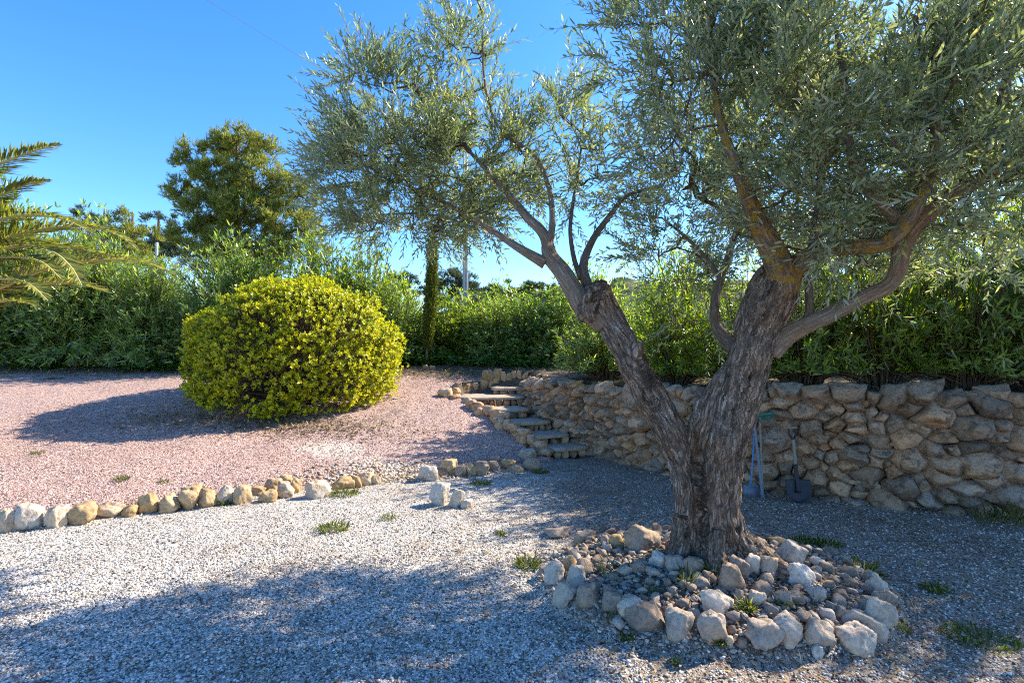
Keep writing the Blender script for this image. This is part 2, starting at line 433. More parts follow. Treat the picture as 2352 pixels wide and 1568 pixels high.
xs = np.r_[-420, -200, -110, -70, -45, -30, -22, -17, -13.5, -11, np.arange(-9.5, 9.5, .06), 10, 11.5, 14, 18, 25, 40, 70, 120, 220, 420]
ys = np.r_[-120, -50, -20, -9, -4, -1.5, 0, np.arange(.8, 15, .06), 15.5, 16.5, 18, 21, 26, 34, 48, 70, 110, 200, 420]
V, F = ground_sheet(xs, ys)
x, y = V[:, 0], V[:, 1]
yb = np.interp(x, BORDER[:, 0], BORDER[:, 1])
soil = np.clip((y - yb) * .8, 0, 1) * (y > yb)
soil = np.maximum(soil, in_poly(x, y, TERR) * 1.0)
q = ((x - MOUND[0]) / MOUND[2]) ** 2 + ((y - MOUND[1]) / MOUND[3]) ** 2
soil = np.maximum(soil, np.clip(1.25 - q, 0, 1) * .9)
debris_shade = np.clip((x + .7 + .5 * n2(x, y, .7, 4.0, 3)) / 1.6, 0, 1) * (y < 9)  # right side of the court: painted-in shade plus brown litter tone
g = mesh_np('ground', V, F, M['ground'], smooth=True, attrs={'soil': soil, 'debris_shade': debris_shade})
tag(g, 'pale grey gravel court at the foot of the stone wall', 'ground', kind='structure')

STAIRL = np.array([(.55, 7.9), (.35, 8.3), (.1, 8.75), (-.3, 9.3), (-.8, 10.2), (-.9, 10.9), (-.5, 12.2)])
def keep_pink(X, Y):
    yb = np.interp(X, BORDER[:, 0], BORDER[:, 1]) + .05 * n2(X, Y, 3.0, 5.0, 3)
    a = (Y > yb) & (Y < 12.25 + .25 * n2(X, Y, .9, 2.0, 4)) & (X < .6) & ~in_poly(X, Y, TERR) & ~in_poly(X, Y, STEPS)
    return a
V, F = ground_sheet(np.arange(-12, .7, .035), np.arange(3.2, 12.8, .035), keep_pink, .007)
x, y = V[:, 0], V[:, 1]; yb = np.interp(x, BORDER[:, 0], BORDER[:, 1])
pale = 1.0 * np.exp(-((x + 1.55) ** 2 / .5 + (y - 6.95) ** 2 / .18)) + .85 * np.exp(-((x + 2.6) ** 2 / .35 + (y - 7.55) ** 2 / .12)) + .35 * np.exp(-(y - yb) / .15) * (x > -2.6)
soil = .75 * np.clip((y - 11.0) / 1.0, 0, 1) + .55 * np.exp(-((x + 3.6) ** 2 / 1.6 + (y - 8.5) ** 2 / .14)) + .5 * np.exp(-((x + 2.1) ** 2 / .3 + (y - 9.3) ** 2 / .9))
pk = mesh_np('pink_gravel', V, F, M['pink'], smooth=True, attrs={'pale': pale, 'soil': soil})
tag(pk, 'pink gravel slope rising from the stone kerb to the hedge', 'gravel slope', kind='structure')

# hills far away
def hill(name, x0, x1, y0, dep, h, seed):
    X, Y = np.meshgrid(np.linspace(x0, x1, 220), np.linspace(y0, y0 + dep, 60))
    u = (X - x0) / (x1 - x0); v = (Y - y0) / dep
    Z = h * np.sin(np.pi * u) ** .7 * np.sin(np.pi * v * .9 + .05) + 2.2 * fbm(np.stack([X * .12, Y * .12, 0 * X + seed], -1), 4) * np.sin(np.pi * u) + h * .22 * n2(X, Y, .02, seed, 3)
    o = mesh_np(name, np.stack([X, Y, Z], -1).reshape(-1, 3), grid_faces(60, 220), M['hill'], smooth=True)
    tag(o, kind='structure'); return o
tag(hill('hill', -60, 190, 120, 90, 22, 4.4), 'low wooded hill beyond the garden hedge', 'hill')

# ------------------------------------------------------------------ dry stone wall
def build_wall():
    root = empty('stone_wall', (WALL[8][0], WALL[8][1], 0))
    tag(root, 'dry stone retaining wall of rough brown boulders behind the olive tree', 'wall')
    C, s = catmull(np.c_[WALL, np.zeros(len(WALL))], 600)
    T = norm(np.gradient(C, axis=0)); Nn = np.stack([T[:, 1], -T[:, 0], 0 * s], -1)
    if Nn[380] @ np.array([-1., -1, 0]) < 0: Nn = -Nn
    L = s[-1]
    top = lambda u: np.interp(u, [0, .8, 2, 4, 6, 9, 14], [1.02, 1.06, 1.12, 1.14, 1.22, 1.3, 1.33])
    # ---- irregular packing
    pts = []; g = np.random.default_rng(21)
    AS = 1.35
    radii = np.r_[np.full(40, .3), np.full(400, .205), np.full(3000, .155), np.full(5000, .115), np.full(6000, .085), np.full(6000, .062)]
    U_, V_, R_ = np.empty(6000), np.empty(6000), np.empty(6000); n = 0
    for r in radii:
        u = g.uniform(0, L); v = g.uniform(-.08, top(u) - .05)
        if u < 3.6: r = min(r, .15)
        r *= g.uniform(.85, 1.1)
        if n:
            d = np.hypot((U_[:n] - u) / AS, V_[:n] - v)
            if (d < .5 * (R_[:n] + r)).any(): continue
        U_[n], V_[n], R_[n] = u, v, r; n += 1
    U_, V_, R_ = U_[:n], V_[:n], R_[:n]
    VV, off, FT = [], 0, []
    for i in range(n):
        P = np.array([U_[i], V_[i]])
        du, dv = U_ - P[0], V_ - P[1]; dist = np.hypot(du / AS, dv); idx = np.argsort(dist)[1:20]
        nx, ny = du[idx] / AS ** 2, dv[idx]; ln = np.hypot(nx, ny)
        wgt = .5 + .3 * (R_[i] - R_[idx]) / (R_[i] + R_[idx])
        h = ((du[idx] ** 2 / AS ** 2 + dv[idx] ** 2) * wgt) / ln + g.normal(size=len(idx)) * .006 - .009
        nn = np.stack([nx / ln, ny / ln], -1)
        nn = np.vstack([nn, [[g.normal() * .12, 1], [0, -1]]]); h = np.r_[h, top(P[0]) + .035 * g.normal() - P[1], P[1] + .2]
        h = np.clip(h, .02, .5)
        t8 = np.linspace(0, 2 * np.pi, 24, endpoint=False); c8 = np.stack([np.cos(t8), np.sin(t8)], -1)
        rh = 1 / np.max(np.maximum(c8 @ nn.T, 1e-3) / h, 1); size = math.sqrt(.5 * np.sum(rh * np.roll(rh, 1)) * math.sin(2 * math.pi / 24))
        wl = g.uniform(.05, .75, len(h)); ns3 = np.c_[nn, wl]; l3 = np.linalg.norm(ns3, axis=1); N3 = ns3 / l3[:, None]; H3 = h / l3
        thick = size * g.uniform(.4, .8) + .025
        k = int(g.integers(3, 6)); fr = np.c_[g.normal(size=(k, 2)) * .5, np.ones(k)]; lf = np.linalg.norm(fr, axis=1)
        N3 = np.vstack([N3, fr / lf[:, None], [[0, 0, -1]]]); H3 = np.r_[H3, thick * g.uniform(.72, 1.1, k) / lf, .12]
        d, Fo = ICO[4] if size > .11 else ICO[3]
        p = g.uniform(24, 55); r = np.sum((np.maximum(d @ N3.T, 0) / H3) ** p, 1) ** (-1 / p)
        o = g.uniform(0, 60, 3)
        r = r * (1 + .06 * fbm(d * 2.3 + o, 3) + .03 * fbm(d * 7 + o, 3) - .05 * np.abs(vnoise(d * 4 + o)))
        A = d * r[:, None]; A[:, :2] += P; A[:, 2] += g.uniform(-.075, .045)
        VV.append(A); FT.append(Fo + off); off += len(A)
    for k in range(340):          # wedged chips in the joints
        cu, cv = g.uniform(0, L), g.uniform(0, 1.05); sz = g.uniform(.035, .085)
        Vc, Fc = rock_verts(2, (sz * g.uniform(1, 1.8), sz, sz), 9, 14, .08, int(g.integers(1e6)))
        VV.append(np.c_[Vc[:, 0] + cu, Vc[:, 2] + cv * top(cu) / 1.1, Vc[:, 1] - .055]); FT.append(Fc + off); off += len(Vc)
    A = np.vstack(VV)
    q3 = np.c_[A[:, 0] * 3.1, A[:, 1] * 3.1, 0 * A[:, 0]]; q4 = np.c_[A[:, 0] * 9, A[:, 1] * 9, 0 * A[:, 0] + 5]
    fadeb = np.clip((1.0 - A[:, 1]) * 5, .25, 1)
    A[:, 0] += .05 * vnoise(q3) + .016 * vnoise(q4); A[:, 1] += (.05 * vnoise(q3 + 31.7) + .014 * vnoise(q4 + 11.3)) * fadeb
    u = np.clip(A[:, 0], 0, L - 1e-3)
    base = np.stack([np.interp(u, s, C[:, k]) for k in range(2)], -1)
    nv = norm(np.stack([np.interp(u, s, Nn[:, k]) for k in range(2)], -1))
    Wd = np.c_[base + nv * A[:, 2:3], A[:, 1]]
    mesh_np('facing_stones', Wd, np.vstack(FT), M['wallstone'], root, smooth=True, local=root.location)
    # earth core behind the stones
    prof = [(-.11, -.2), (-.11, .9), (-.16, .955), (-.3, .975), (-.5, .93), (-.5, -.2)]
    uu = np.linspace(0, L, 300); b = np.stack([np.interp(uu, s, C[:, k]) for k in range(2)], -1)
    nn = norm(np.stack([np.interp(uu, s, Nn[:, k]) for k in range(2)], -1))
    G = []
    for w, f in prof:
        zz = np.where(f < 0, f, top(uu) * f)
        G.append(np.c_[b + nn * (w + .012 * n2(uu * 4, uu * 0 + w * 9, 1, 2, 2))[:, None], zz])
    G = np.stack(G, 1)
    mesh_np('earth_core', G.reshape(-1, 3), grid_faces(len(uu), len(prof)), M['mortar'], root, local=root.location)
build_wall()

# ------------------------------------------------------------------ steps
def slab(cx, cy, z, w, dpt, th, ang, parent, name, mat, seed):
    """rough-edged flat stone slab, top at z"""
    g = np.random.default_rng(seed); n = 40
    t = np.linspace(0, 2 * np.pi, n, endpoint=False)
    e = (np.abs(np.cos(t)) ** 7 + np.abs(np.sin(t)) ** 7) ** (-1 / 7)
    o = np.stack([np.cos(t) * e * w / 2, np.sin(t) * e * dpt / 2], -1) * (1 + .035 * fbm(np.c_[np.cos(t) * 2, np.sin(t) * 2, 0 * t + seed], 3))[:, None]
    ca, sa = math.cos(ang), math.sin(ang); Rm = np.array([[ca, -sa], [sa, ca]])
    lay = [(.985, 0, -th), (1., 0, -th * .85), (1.0, 0, -th * .2), (.975, 0, 0), (.7, 0, .004), (.35, 0, .002)]
    vs = []
    for k, _, dz in lay:
        q = o * k
        vs.append(np.c_[q @ Rm.T + [cx, cy], z + dz + .006 * fbm(np.c_[q * 8, 0 * t + seed], 2)])
    A = np.vstack(vs + [np.array([[cx, cy, z]])]); F = grid_faces(len(lay), n, True); k = len(A) - 1; e0 = (len(lay) - 1) * n; j = np.arange(n)
    return mesh_np(name, A, [F, np.stack([e0 + j, e0 + (j + 1) % n, 0 * j + k], -1)], mat, parent, smooth=False, local=parent.location)

def build_steps():
    root = empty('stone_steps', (.83, 8.15, 0))
    tag(root, 'flight of rough stone steps with flat slab treads climbing beside the wall', 'steps')
    st = [(.86, 8.38, .155, .66, .5), (.55, 8.66, .305, .68, .54), (.24, 9.12, .45, .76, .58), (-.13, 9.68, .60, .8, .62), (-.42, 10.62, .75, 1.32, .95), (-.02, 11.12, .88, .85, .62)]
    ang = .42
    g = np.random.default_rng(3)
    for i, (x, y, z, w, dp) in enumerate(st):
        a = ang if i < 4 else (.2 if i == 4 else .1)
        slab(x, y, z, w, dp, .05, a, root, 'tread', M['slab'], 30 + i)
        # masonry riser: a course of fitted stones under the tread front
        ca, sa = math.cos(a), math.sin(a); parts = []; u = -w / 2 + .03
        while u < w / 2 - .06:
            sw = g.uniform(.1, .2); sw = min(sw, w / 2 - u)
            hh = .125 + g.uniform(-.01, .01)
            Vr, Fr = rock_verts(3, (sw, .2, hh + .05), 16, 22, .035, int(g.integers(1e6)))
            Vr = Vr + [u + sw / 2, -dp / 2 + .122, z - .045 - hh / 2 - .005]
            Vr = np.c_[Vr[:, 0] * ca - Vr[:, 1] * sa + x, Vr[:, 0] * sa + Vr[:, 1] * ca + y, Vr[:, 2]]
            parts.append((Vr, Fr, None)); u += sw + .004
        # solid fill behind
        bx = np.array([[sx * (w / 2 - .07), (-dp / 2 + .2) if sy < 0 else dp / 2 + .1, zz] for zz in (-.1, z - .05) for sx, sy in ((-1, -1), (1, -1), (1, 1), (-1, 1))])
        bx = np.c_[bx[:, 0] * ca - bx[:, 1] * sa + x, bx[:, 0] * sa + bx[:, 1] * ca + y, bx[:, 2]]
        bf = np.array([[0, 1, 5, 4], [1, 2, 6, 5], [2, 3, 7, 6], [3, 0, 4, 7], [4, 5, 6, 7]])
        parts.append((bx, bf, None))
        A, Fm, _ = merge(parts)
        mesh_np('riser', A, Fm, M['wallstone'], root, smooth=True, local=root.location)
    # left flank: rubble retaining the flight
    fl = [(.5, 8.15, .14), (.46, 8.32, .2), (.2, 8.42, .3), (.16, 8.6, .36), (-.17, 8.9, .48), (-.22, 9.05, .52), (-.55, 9.45, .62), (-.6, 9.7, .66), (.52, 8.05, .16), (.42, 8.2, .24), (.33, 8.3, .32), (.2, 8.5, .4), (.1, 8.68, .46), (-.03, 8.85, .5), (-.15, 9.05, .58), (-.3, 9.2, .62), (-.42, 9.4, .66), (-.6, 9.6, .7), (-.75, 9.8, .74), (-.9, 10.0, .76), (-1.05, 10.2, .8)]
    for k, (x, y, zt) in enumerate(fl):
        zg = float(H(x, y)) - .05
        nst = max(1, int(round((zt - zg) / .14)))
        for q in range(nst):
            hh = (zt - zg) / nst
            sz = (g.uniform(.2, .28), g.uniform(.18, .26), hh * 1.15)
            Vr, Fr = rock_verts(3, sz, 14, 16, .05, int(g.integers(1e6)))
            c = np.array([x + g.normal() * .03, y + g.normal() * .03, zg + hh * (q + .5)])
            mesh_np('side_stone', Vr + c, Fr, M['wallstone'], root, smooth=True, local=root.location)
build_steps()

# ------------------------------------------------------------------ loose rocks
def place_rock(px, pyb, w, h, label, mat, name='rock', cat='stone', group=None, deep=.85, tilt=0.0, sub=4, planes=12, sharp=15, seed=None, sink=.22):
    """px, pyb: foot of the stone on the ground as surveyed; w,h apparent width and height"""
    p = hit(px, pyb); d = p[1]; wm = w * d / FPX; hm = h * d / FPX
    Vr, F = rock_verts(sub, (wm * 1.06, wm * deep, hm * (1 + sink)), planes, sharp, .12, seed if seed is not None else int(px * 7 + pyb * 13))
    if tilt:
        c, s = math.cos(tilt), math.sin(tilt)
        Vr = np.c_[Vr[:, 0] * c + Vr[:, 2] * s, Vr[:, 1], -Vr[:, 0] * s + Vr[:, 2] * c]
    o = mesh_np(name, Vr, F, M[mat], None, smooth=True)
    yc = d + wm * deep * .38
    o.location = (p[0] / d * yc, yc, p[2] + hm * .5 * (1 - sink) + (float(H(p[0] / d * yc, yc)) - p[2]) * .4)
    tag(o, label, cat, group)
    return o

K = 'kerb stones along the pink gravel'
kerb = [
 (50, 1128, 110, 150, 'pale', 'cream kerb stone cut off by the left edge of the view'),
 (185, 1118, 160, 170, 'pale', 'large pale upright kerb stone, second from the left end'),
 (375, 1098, 135, 150, 'pale', 'whitish upright kerb stone with a dark notch, third from the left end'),
 (540, 1080, 190, 130, 'kerb', 'wide pitted cream kerb stone between upright white one and low brown one'),
 (720, 1030, 180, 80, 'kerb', 'long low brown kerb stone, lowest in the row'),
 (845, 1025, 95, 70, 'kerb', 'small wedge kerb stone beside the tall golden one'),
 (965, 1005, 122, 132, 'kerb', 'tall golden rounded kerb stone at the bend'),
 (1100, 1000, 150, 112, 'kerb', 'tilted brown kerb stone just after the tall golden one'),
 (1235, 980, 130, 120, 'kerb', 'kerb stone topped with a pale chip in the middle of the row'),
 (1265, 905, 130, 75, 'kerb', 'flat stone lying behind the kerb stone with the pale chip'),
 (1355, 965, 125, 118, 'kerb', 'ochre slanting kerb stone left of two pale ones'),
 (1470, 948, 122, 122, 'pale', 'cream slanting kerb stone next to the ochre one'),
 (1585, 944, 116, 124, 'kerb', 'rounded golden brown kerb stone at the end of the tight row'),
 (1692, 885, 92, 55, 'kerb', 'small flat tan stone after the tight kerb row'),
 (1750, 930, 115, 72, 'kerb', 'low orange tan stone leaning in front of the kerb'),
 (1785, 868, 105, 90, 'kerb', 'dark pitted stone set back behind the kerb'),
 (1868, 902, 120, 98, 'kerb', 'leaning wedge of orange stone beside dark pitted ones'),
 (1932, 868, 75, 95, 'kerb', 'narrow grey brown stone beside the leaning orange wedge'),
 (1858, 806, 95, 48, 'kerb', 'rearmost low pinkish stone above the dark pitted one'),
 (2075, 905, 165, 105, 'pale', 'bright white angular kerb stone standing apart'),
 (2245, 845, 140, 72, 'kerb', 'broad tan stone right of the bright white kerb stone'),
 (2330, 835, 65, 80, 'kerb', 'upright tan stone on the pebble ramp'),
]
for i, (zx, zy, w, h, m, lab) in enumerate(kerb):
    f = .3516
    place_rock(zx * f, 826.9 + zy * f, w * f, h * f, lab, 'kerbrock' if m == 'kerb' else 'palerock', 'kerb_stone', 'stone', K, .9, rng.normal() * .12, sharp=11 if m == 'kerb' else 18)
kerb2 = [
 (255, 1375, 85, 75, 'kerb', 'squat tan stone half buried in the pebble ramp'),
 (310, 1368, 60, 55, 'kerb', 'smallest tan stone at the end of the pebble ramp'),
 (605, 1350, 112, 88, 'pale', 'pale grey block at the shaded start of the second kerb'),
 (686, 1322, 64, 44, 'heap', 'small dark stone beside the pale grey block'),
 (728, 1318, 105, 88, 'kerb', 'brown slanting block rising behind the shaded kerb'),
 (790, 1325, 66, 60, 'heap', 'grey cube-like stone in the shaded kerb right of the brown block'),
 (846, 1320, 64, 68, 'kerb', 'yellowish upright stone in the shaded kerb'),
 (902, 1318, 95, 75, 'heap', 'double grey stone in the middle of the shaded kerb'),
 (972, 1290, 70, 52, 'heap', 'rounded grey stone before the wide flat one of the shaded kerb'),
 (982, 1242, 62, 32, 'heap', 'low dark stone lying behind the shaded kerb'),
 (1056, 1280, 80, 52, 'kerb', 'wide flat tan stone near the foot of the steps'),
 (1100, 1302, 88, 36, 'heap', 'thin flat stone lying in front of the shaded kerb'),
 (1190, 1288, 112, 55, 'heap', 'long grey stone next to the lowest step'),
 (1160, 1235, 100, 58, 'heap', 'brown rock leaning on the side of the steps'),
 (668, 1488, 112, 128, 'pale', 'big bluish white rock lying loose on the gravel'),
 (765, 1498, 84, 100, 'pale', 'split white stone standing beside the big bluish white rock'),
 (822, 1504, 72, 48, 'pale', 'small white wedge at the right of the loose white rocks'),
 (1150, 1140, 34, 62, 'pale', 'pale pointed stone standing on the edge of the second step'),
]
for zx, zy, w, h, m, lab in kerb2:
    f = .4102
    place_rock(735 + zx * f, 551.25 + zy * f, w * f, h * f, lab, {'kerb': 'kerbrock', 'pale': 'palerock', 'heap': 'heaprock'}[m], 'kerb_stone' if zy < 1400 else 'rock', 'stone', 'stones by the shaded kerb and steps', .9, rng.normal() * .1)
ter = [(700, 885, 84, 52, 'flat brown stone at the left corner of the step landing'), (762, 862, 50, 34, 'second stone along the left edge of the step landing'),
       (815, 860, 56, 34, 'grey rounded stone along the left edge of the step landing'), (862, 862, 48, 38, 'tan stone midway along the landing edge'),
       (915, 858, 52, 52, 'upright pointed stone near the upper end of the landing edge'), (947, 848, 40, 52, 'narrow stone closing the landing edge'),
       (992, 825, 72, 38, 'flat tan stone beside the top step'), (940, 790, 74, 60, 'bulky stone at the start of the terrace edging'),
       (992, 785, 54, 66, 'tallest pale stone of the terrace edging'), (1030, 788, 36, 50, 'slim tan stone right of the tallest terrace edging stone'),
       (1060, 792, 36, 46, 'fourth stone of the terrace edging'), (1088, 796, 34, 40, 'fifth stone of the terrace edging'), (1116, 797, 36, 42, 'sixth stone of the terrace edging'),
       (1150, 800, 40, 40, 'seventh stone of the terrace edging'), (1188, 802, 38, 38, 'eighth stone of the terrace edging'), (1224, 804, 36, 36, 'ninth stone of the terrace edging'), (1262, 806, 40, 34, 'last stone of the terrace edging before the oleander'),
       (590, 722, 40, 24, 'rounded pebble stone at the foot of the slim cypress'), (630, 724, 34, 22, 'flat grey stone just right of the slim cypress')]
for zx, zy, w, h, lab in ter:
    f = .4102
    place_rock(735 + zx * f, 551.25 + zy * f, w * f, h * f, lab, 'kerbrock', 'edging_stone', 'stone', 'edging stones beside the landing and terrace', .8, 0, sub=3)

heap = [
 (185, 555, 112, 102, 'pale', 0, 'sunlit white boulder at the left tip of the stone ring'),
 (305, 578, 108, 100, 'pale', .3, 'pale leaning boulder second from the left tip of the stone ring'),
 (235, 685, 112, 112, 'pale', .35, 'light grey wedge below the sunlit white boulder'),
 (362, 700, 140, 122, 'heap', 0, 'square grey block with a small round stone resting behind it'),
 (412, 590, 40, 44, 'heap', 0, 'small round stone resting behind the square grey block'),
 (495, 715, 110, 90, 'heap', 0, 'dark shaded block between square grey block and pale slab'),
 (585, 690, 84, 72, 'heap', 0, 'rounded stone above the pale slanting slab'),
 (595, 752, 165, 88, 'pale', -.3, 'pale slanting slab behind the long brown front boulder'),
 (672, 815, 222, 118, 'heap', .08, 'long brown front boulder with a pitted top'),
 (855, 862, 158, 130, 'heap', .2, 'angular brown front boulder next to the long one'),
 (1020, 890, 150, 158, 'heap', 0, 'squarish pinkish front boulder'),
 (1060, 742, 192, 108, 'pale', .08, 'pink topped boulder lying behind the squarish one'),
 (1135, 600, 150, 128, 'heap', .4, 'brown slab tilted against the upright stones by the trunk'),
 (1165, 530, 105, 105, 'heap', .2, 'grey upright stone left of the egg-shaped one by the trunk'),
 (1240, 520, 88, 112, 'pale', 0, 'egg-shaped pale upright stone by the trunk'),
 (1330, 530, 96, 115, 'heap', 0, 'grey upright stone right of the egg-shaped one by the trunk'),
 (1490, 575, 145, 112, 'pale', .3, 'bright pale boulder right of the upright stones'),
 (1405, 500, 60, 60, 'heap', 0, 'small stone tucked between upright stone and bright pale boulder'),
 (1310, 925, 190, 150, 'heap', .75, 'elongated beige front boulder sloping to the right'),
 (1430, 905, 175, 140, 'pale', .75, 'narrow grey front boulder sloping to the right'),
 (1585, 905, 172, 138, 'heap', -.25, 'orange edged angular front boulder'),
 (1585, 955, 62, 62, 'pale', 0, 'small loose stone fallen in front of the orange edged boulder'),
 (1800, 940, 195, 135, 'pale', .55, 'smooth grey boulder at the right front corner'),
 (1845, 862, 240, 92, 'pale', .4, 'long slanting stone above the smooth grey corner boulder'),
 (1920, 815, 150, 150, 'pale', .3, 'large white boulder on the right end of the ring'),
 (1955, 690, 120, 85, 'heap', .5, 'rounded stone above the large white right boulder'),
 (1920, 615, 110, 75, 'pale', .6, 'pale stone second from the top of the right side chain'),
 (1880, 560, 80, 65, 'pale', .5, 'topmost pale stone of the right side chain'),
 (745, 468, 112, 74, 'pale', 0, 'bluish stone left of the root flare'),
 (830, 492, 112, 74, 'heap', 0, 'grey dome stone beside the bluish one below the trunk'),
 (930, 500, 124, 74, 'heap', .15, 'dark slab below the middle of the trunk'),
 (270, 492, 76, 78, 'kerb', -.3, 'orange lit stone behind the leaning left boulder'),
 (345, 335, 124, 58, 'heap', -.1, 'flat stone in the back row left of the trunk'),
 (195, 312, 134, 42, 'heap', 0, 'thin flat stone at the far left of the back row'),
 (455, 348, 46, 50, 'heap', 0, 'small grey stone in the back row'),
 (515, 360, 78, 62, 'kerb', 0, 'salmon wedge stone in the back row'),
 (655, 380, 190, 108, 'heap', .3, 'big lichen-marked boulder just left of the trunk base'),
 (1380, 350, 112, 36, 'kerb', 0, 'reddish flat stone behind the right root'),
 (1445, 450, 140, 110, 'pale', .6, 'pale stone against the right root'),
 (1440, 378, 60, 34, 'kerb', 0, 'little red stone beside the reddish flat one'),
 (1590, 470, 90, 44, 'pale', .3, 'whitish flat stone on the right shoulder of the heap'),
 (1640, 495, 80, 42, 'heap', .2, 'pinkish flat stone on the right shoulder of the heap'),
 (1780, 480, 100, 40, 'heap', .35, 'grey slab at the upper right rim of the heap'),
 (1585, 645, 105, 62, 'pale', 0, 'bluish oval stone in the middle right of the heap'),
 (1480, 668, 92, 62, 'heap', .1, 'tan oval stone in the middle of the heap'),
 (1265, 668, 92, 64, 'pale', 0, 'whitish oval stone below the tilted slab'),
 (1168, 640, 50, 52, 'heap', 0, 'reddish cube stone below the tilted brown slab'),
 (970, 582, 92, 48, 'heap', 0, 'low brown stone near the grass tuft'),
 (950, 545, 66, 46, 'pale', 0, 'pale small stone above the low brown one'),
 (875, 698, 86, 48, 'heap', .2, 'tan flattish stone behind the angular brown boulder'),
 (925, 765, 66, 66, 'heap', 0, 'salmon stone between front boulders and pink topped one'),
 (1120, 902, 46, 56, 'pale', 0, 'small grey stone in front of the gap'),
 (1188, 912, 64, 50, 'heap', 0, 'small pinkish stone in front of the gap'),
 (1645, 765, 74, 62, 'pale', 0, 'pale triangular stone behind the orange edged boulder'),
 (1720, 745, 70, 60, 'heap', .3, 'brown stone left of the long slanting one'),
 (1140, 760, 80, 44, 'heap', 0, 'tan stone right of the pink topped boulder'),
]
big_xy = []
for zx, zy, w, h, m, tl, lab in heap:
    f = .4297
    o = place_rock(1194.4 + zx * f, 1102.5 + zy * f, w * f, h * f, lab, {'kerb': 'kerbrock', 'pale': 'palerock', 'heap': 'heaprock'}[m], 'boulder' if w > 90 else 'stone', 'stone', 'larger stones ringing the olive tree', .85, tl, planes=10, sharp=18, sub=4 if w > 90 else 3)
    big_xy.append((o.location.x, o.location.y, w * f * o.location.y / FPX * .5))
big_xy = np.array(big_xy)

protos = []
for k in range(9):
    Vr, Fr = rock_verts(3, (1, rng.uniform(.6, .95), rng.uniform(.45, .75)), 9, 20, .09, 900 + k)
    o = mesh_np('small_stone', Vr, Fr, M['heaprock'] if k % 3 else M['palerock'], None, smooth=True)
    protos.append(o)
cnt = 0; g = np.random.default_rng(77); tries = 0; placed = []
for o in protos: COL.objects.unlink(o)
while cnt < 285 and tries < 20000:
    tries += 1
    a = g.uniform(0, 2 * np.pi); r = math.sqrt(g.uniform(.04, 1.03))
    x, y = MOUND[0] + MOUND[2] * r * math.cos(a) * .98, MOUND[1] + MOUND[3] * r * math.sin(a) * .98
    if y > 4.1 and x > 1.0 and g.uniform() < .6: continue
    s = g.choice([.055, .075, .095, .12, .15], p=[.26, .3, .24, .14, .06])
    if (np.hypot(big_xy[:, 0] - x, big_xy[:, 1] - y) < big_xy[:, 2] * .85 + s * .3).any(): continue
    if math.hypot(x - 1.48, y - 3.75) < .36: continue
    if placed and (np.hypot(np.array(placed)[:, 0] - x, np.array(placed)[:, 1] - y) < .36 * (np.array(placed)[:, 2] + s)).any(): continue
    placed.append((x, y, s))
    o = protos[g.integers(9)].copy(); COL.objects.link(o)
    o.location = (x, y, float(H(x, y)) + s * .16); o.scale = (s, s, s)
    o.rotation_euler = (g.normal() * .35, g.normal() * .35, g.uniform(0, 6.28))
    tag(o, 'small rounded stone heaped among the boulders around the olive trunk', 'stone', 'small stones heaped around the olive tree'); cnt += 1

# loose chips that make the gravel a real surface
def chips(name, n, sampler, mat, s0, s1, label, dz=0.0):
    d, Fo = ICO[1]
    x, y = sampler(n); n = len(x)
    g = np.random.default_rng(5)
    base = np.stack([d * (1 + .25 * g.normal(size=(len(d), 1))) for _ in range(12)])
    idx = g.integers(12, size=n); sz = g.uniform(s0, s1, n) ** 1.0 * g.uniform(.6, 1.0, n)
    ang = g.uniform(0, 6.28, n); c, s = np.cos(ang), np.sin(ang)
    B = base[idx] * sz[:, None, None] * np.array([1, .8, .6])
    X = B[..., 0] * c[:, None] - B[..., 1] * s[:, None] + x[:, None]; Y = B[..., 0] * s[:, None] + B[..., 1] * c[:, None] + y[:, None]
    Z = B[..., 2] + (H(x, y) + dz + sz * .25)[:, None]
    Vv = np.stack([X, Y, Z], -1).reshape(-1, 3)
    Ff = (Fo[None] + (np.arange(n) * len(d))[:, None, None]).reshape(-1, 3)
    o = mesh_np(name, Vv, Ff, mat); tag(o, label, 'gravel', kind='stuff'); return o
def chip_mat(name, stops):
    m = NT(name); c = m.ramp(m.island(), stops)
    c = m.mix(m.ramp(m.noise(m.pos(), .9, 5, .65), [(.5, 0.0), (.72, .55)]), c, m.mix(1.0, c, (.62, .5, .40), 'MULTIPLY'))
    return m.done(c, .85)
M['chip'] = chip_mat('gravel_chip', GREYS); M['pinkchip'] = chip_mat('pink_chip', PINKS)
def sample_court(n):
    d = 2.3 + 6 * rng.beta(1.1, 2.6, n); x = rng.uniform(-1.02, 1.02, n) * d
    yb = np.interp(x, BORDER[:, 0], BORDER[:, 1])
    q = ((x - MOUND[0]) / MOUND[2]) ** 2 + ((d - MOUND[1]) / MOUND[3]) ** 2
    k = (d < yb + .03) & ~in_poly(x, d, np.vstack([WALL, [(60, 4.2), (60, 90), (0, 90)]]))
    k &= rng.uniform(size=n) < np.interp(x, [-.6, 1.0], [1, .38])
    k &= (q > 1.0) | (rng.uniform(size=n) < .06)
    return x[k], d[k]
chips('gravel', 95000, sample_court, M['chip'], .004, .0125, 'loose white and grey gravel chips strewn over the court')
def sample_mound(n):
    a = rng.uniform(0, 6.28, n); r = np.sqrt(rng.uniform(0, 1.05, n))
    x, y = MOUND[0] + MOUND[2] * r * np.cos(a), MOUND[1] + MOUND[3] * r * np.sin(a)
    k = np.hypot(x - 1.48, y - 3.75) > .3
    return x[k], y[k]
def sample_ramp(n):
    x = rng.normal(-1.5, .55, n); y = 6.98 + rng.normal(size=n) * .16 + (x + 1.5) * .25
    return x, y
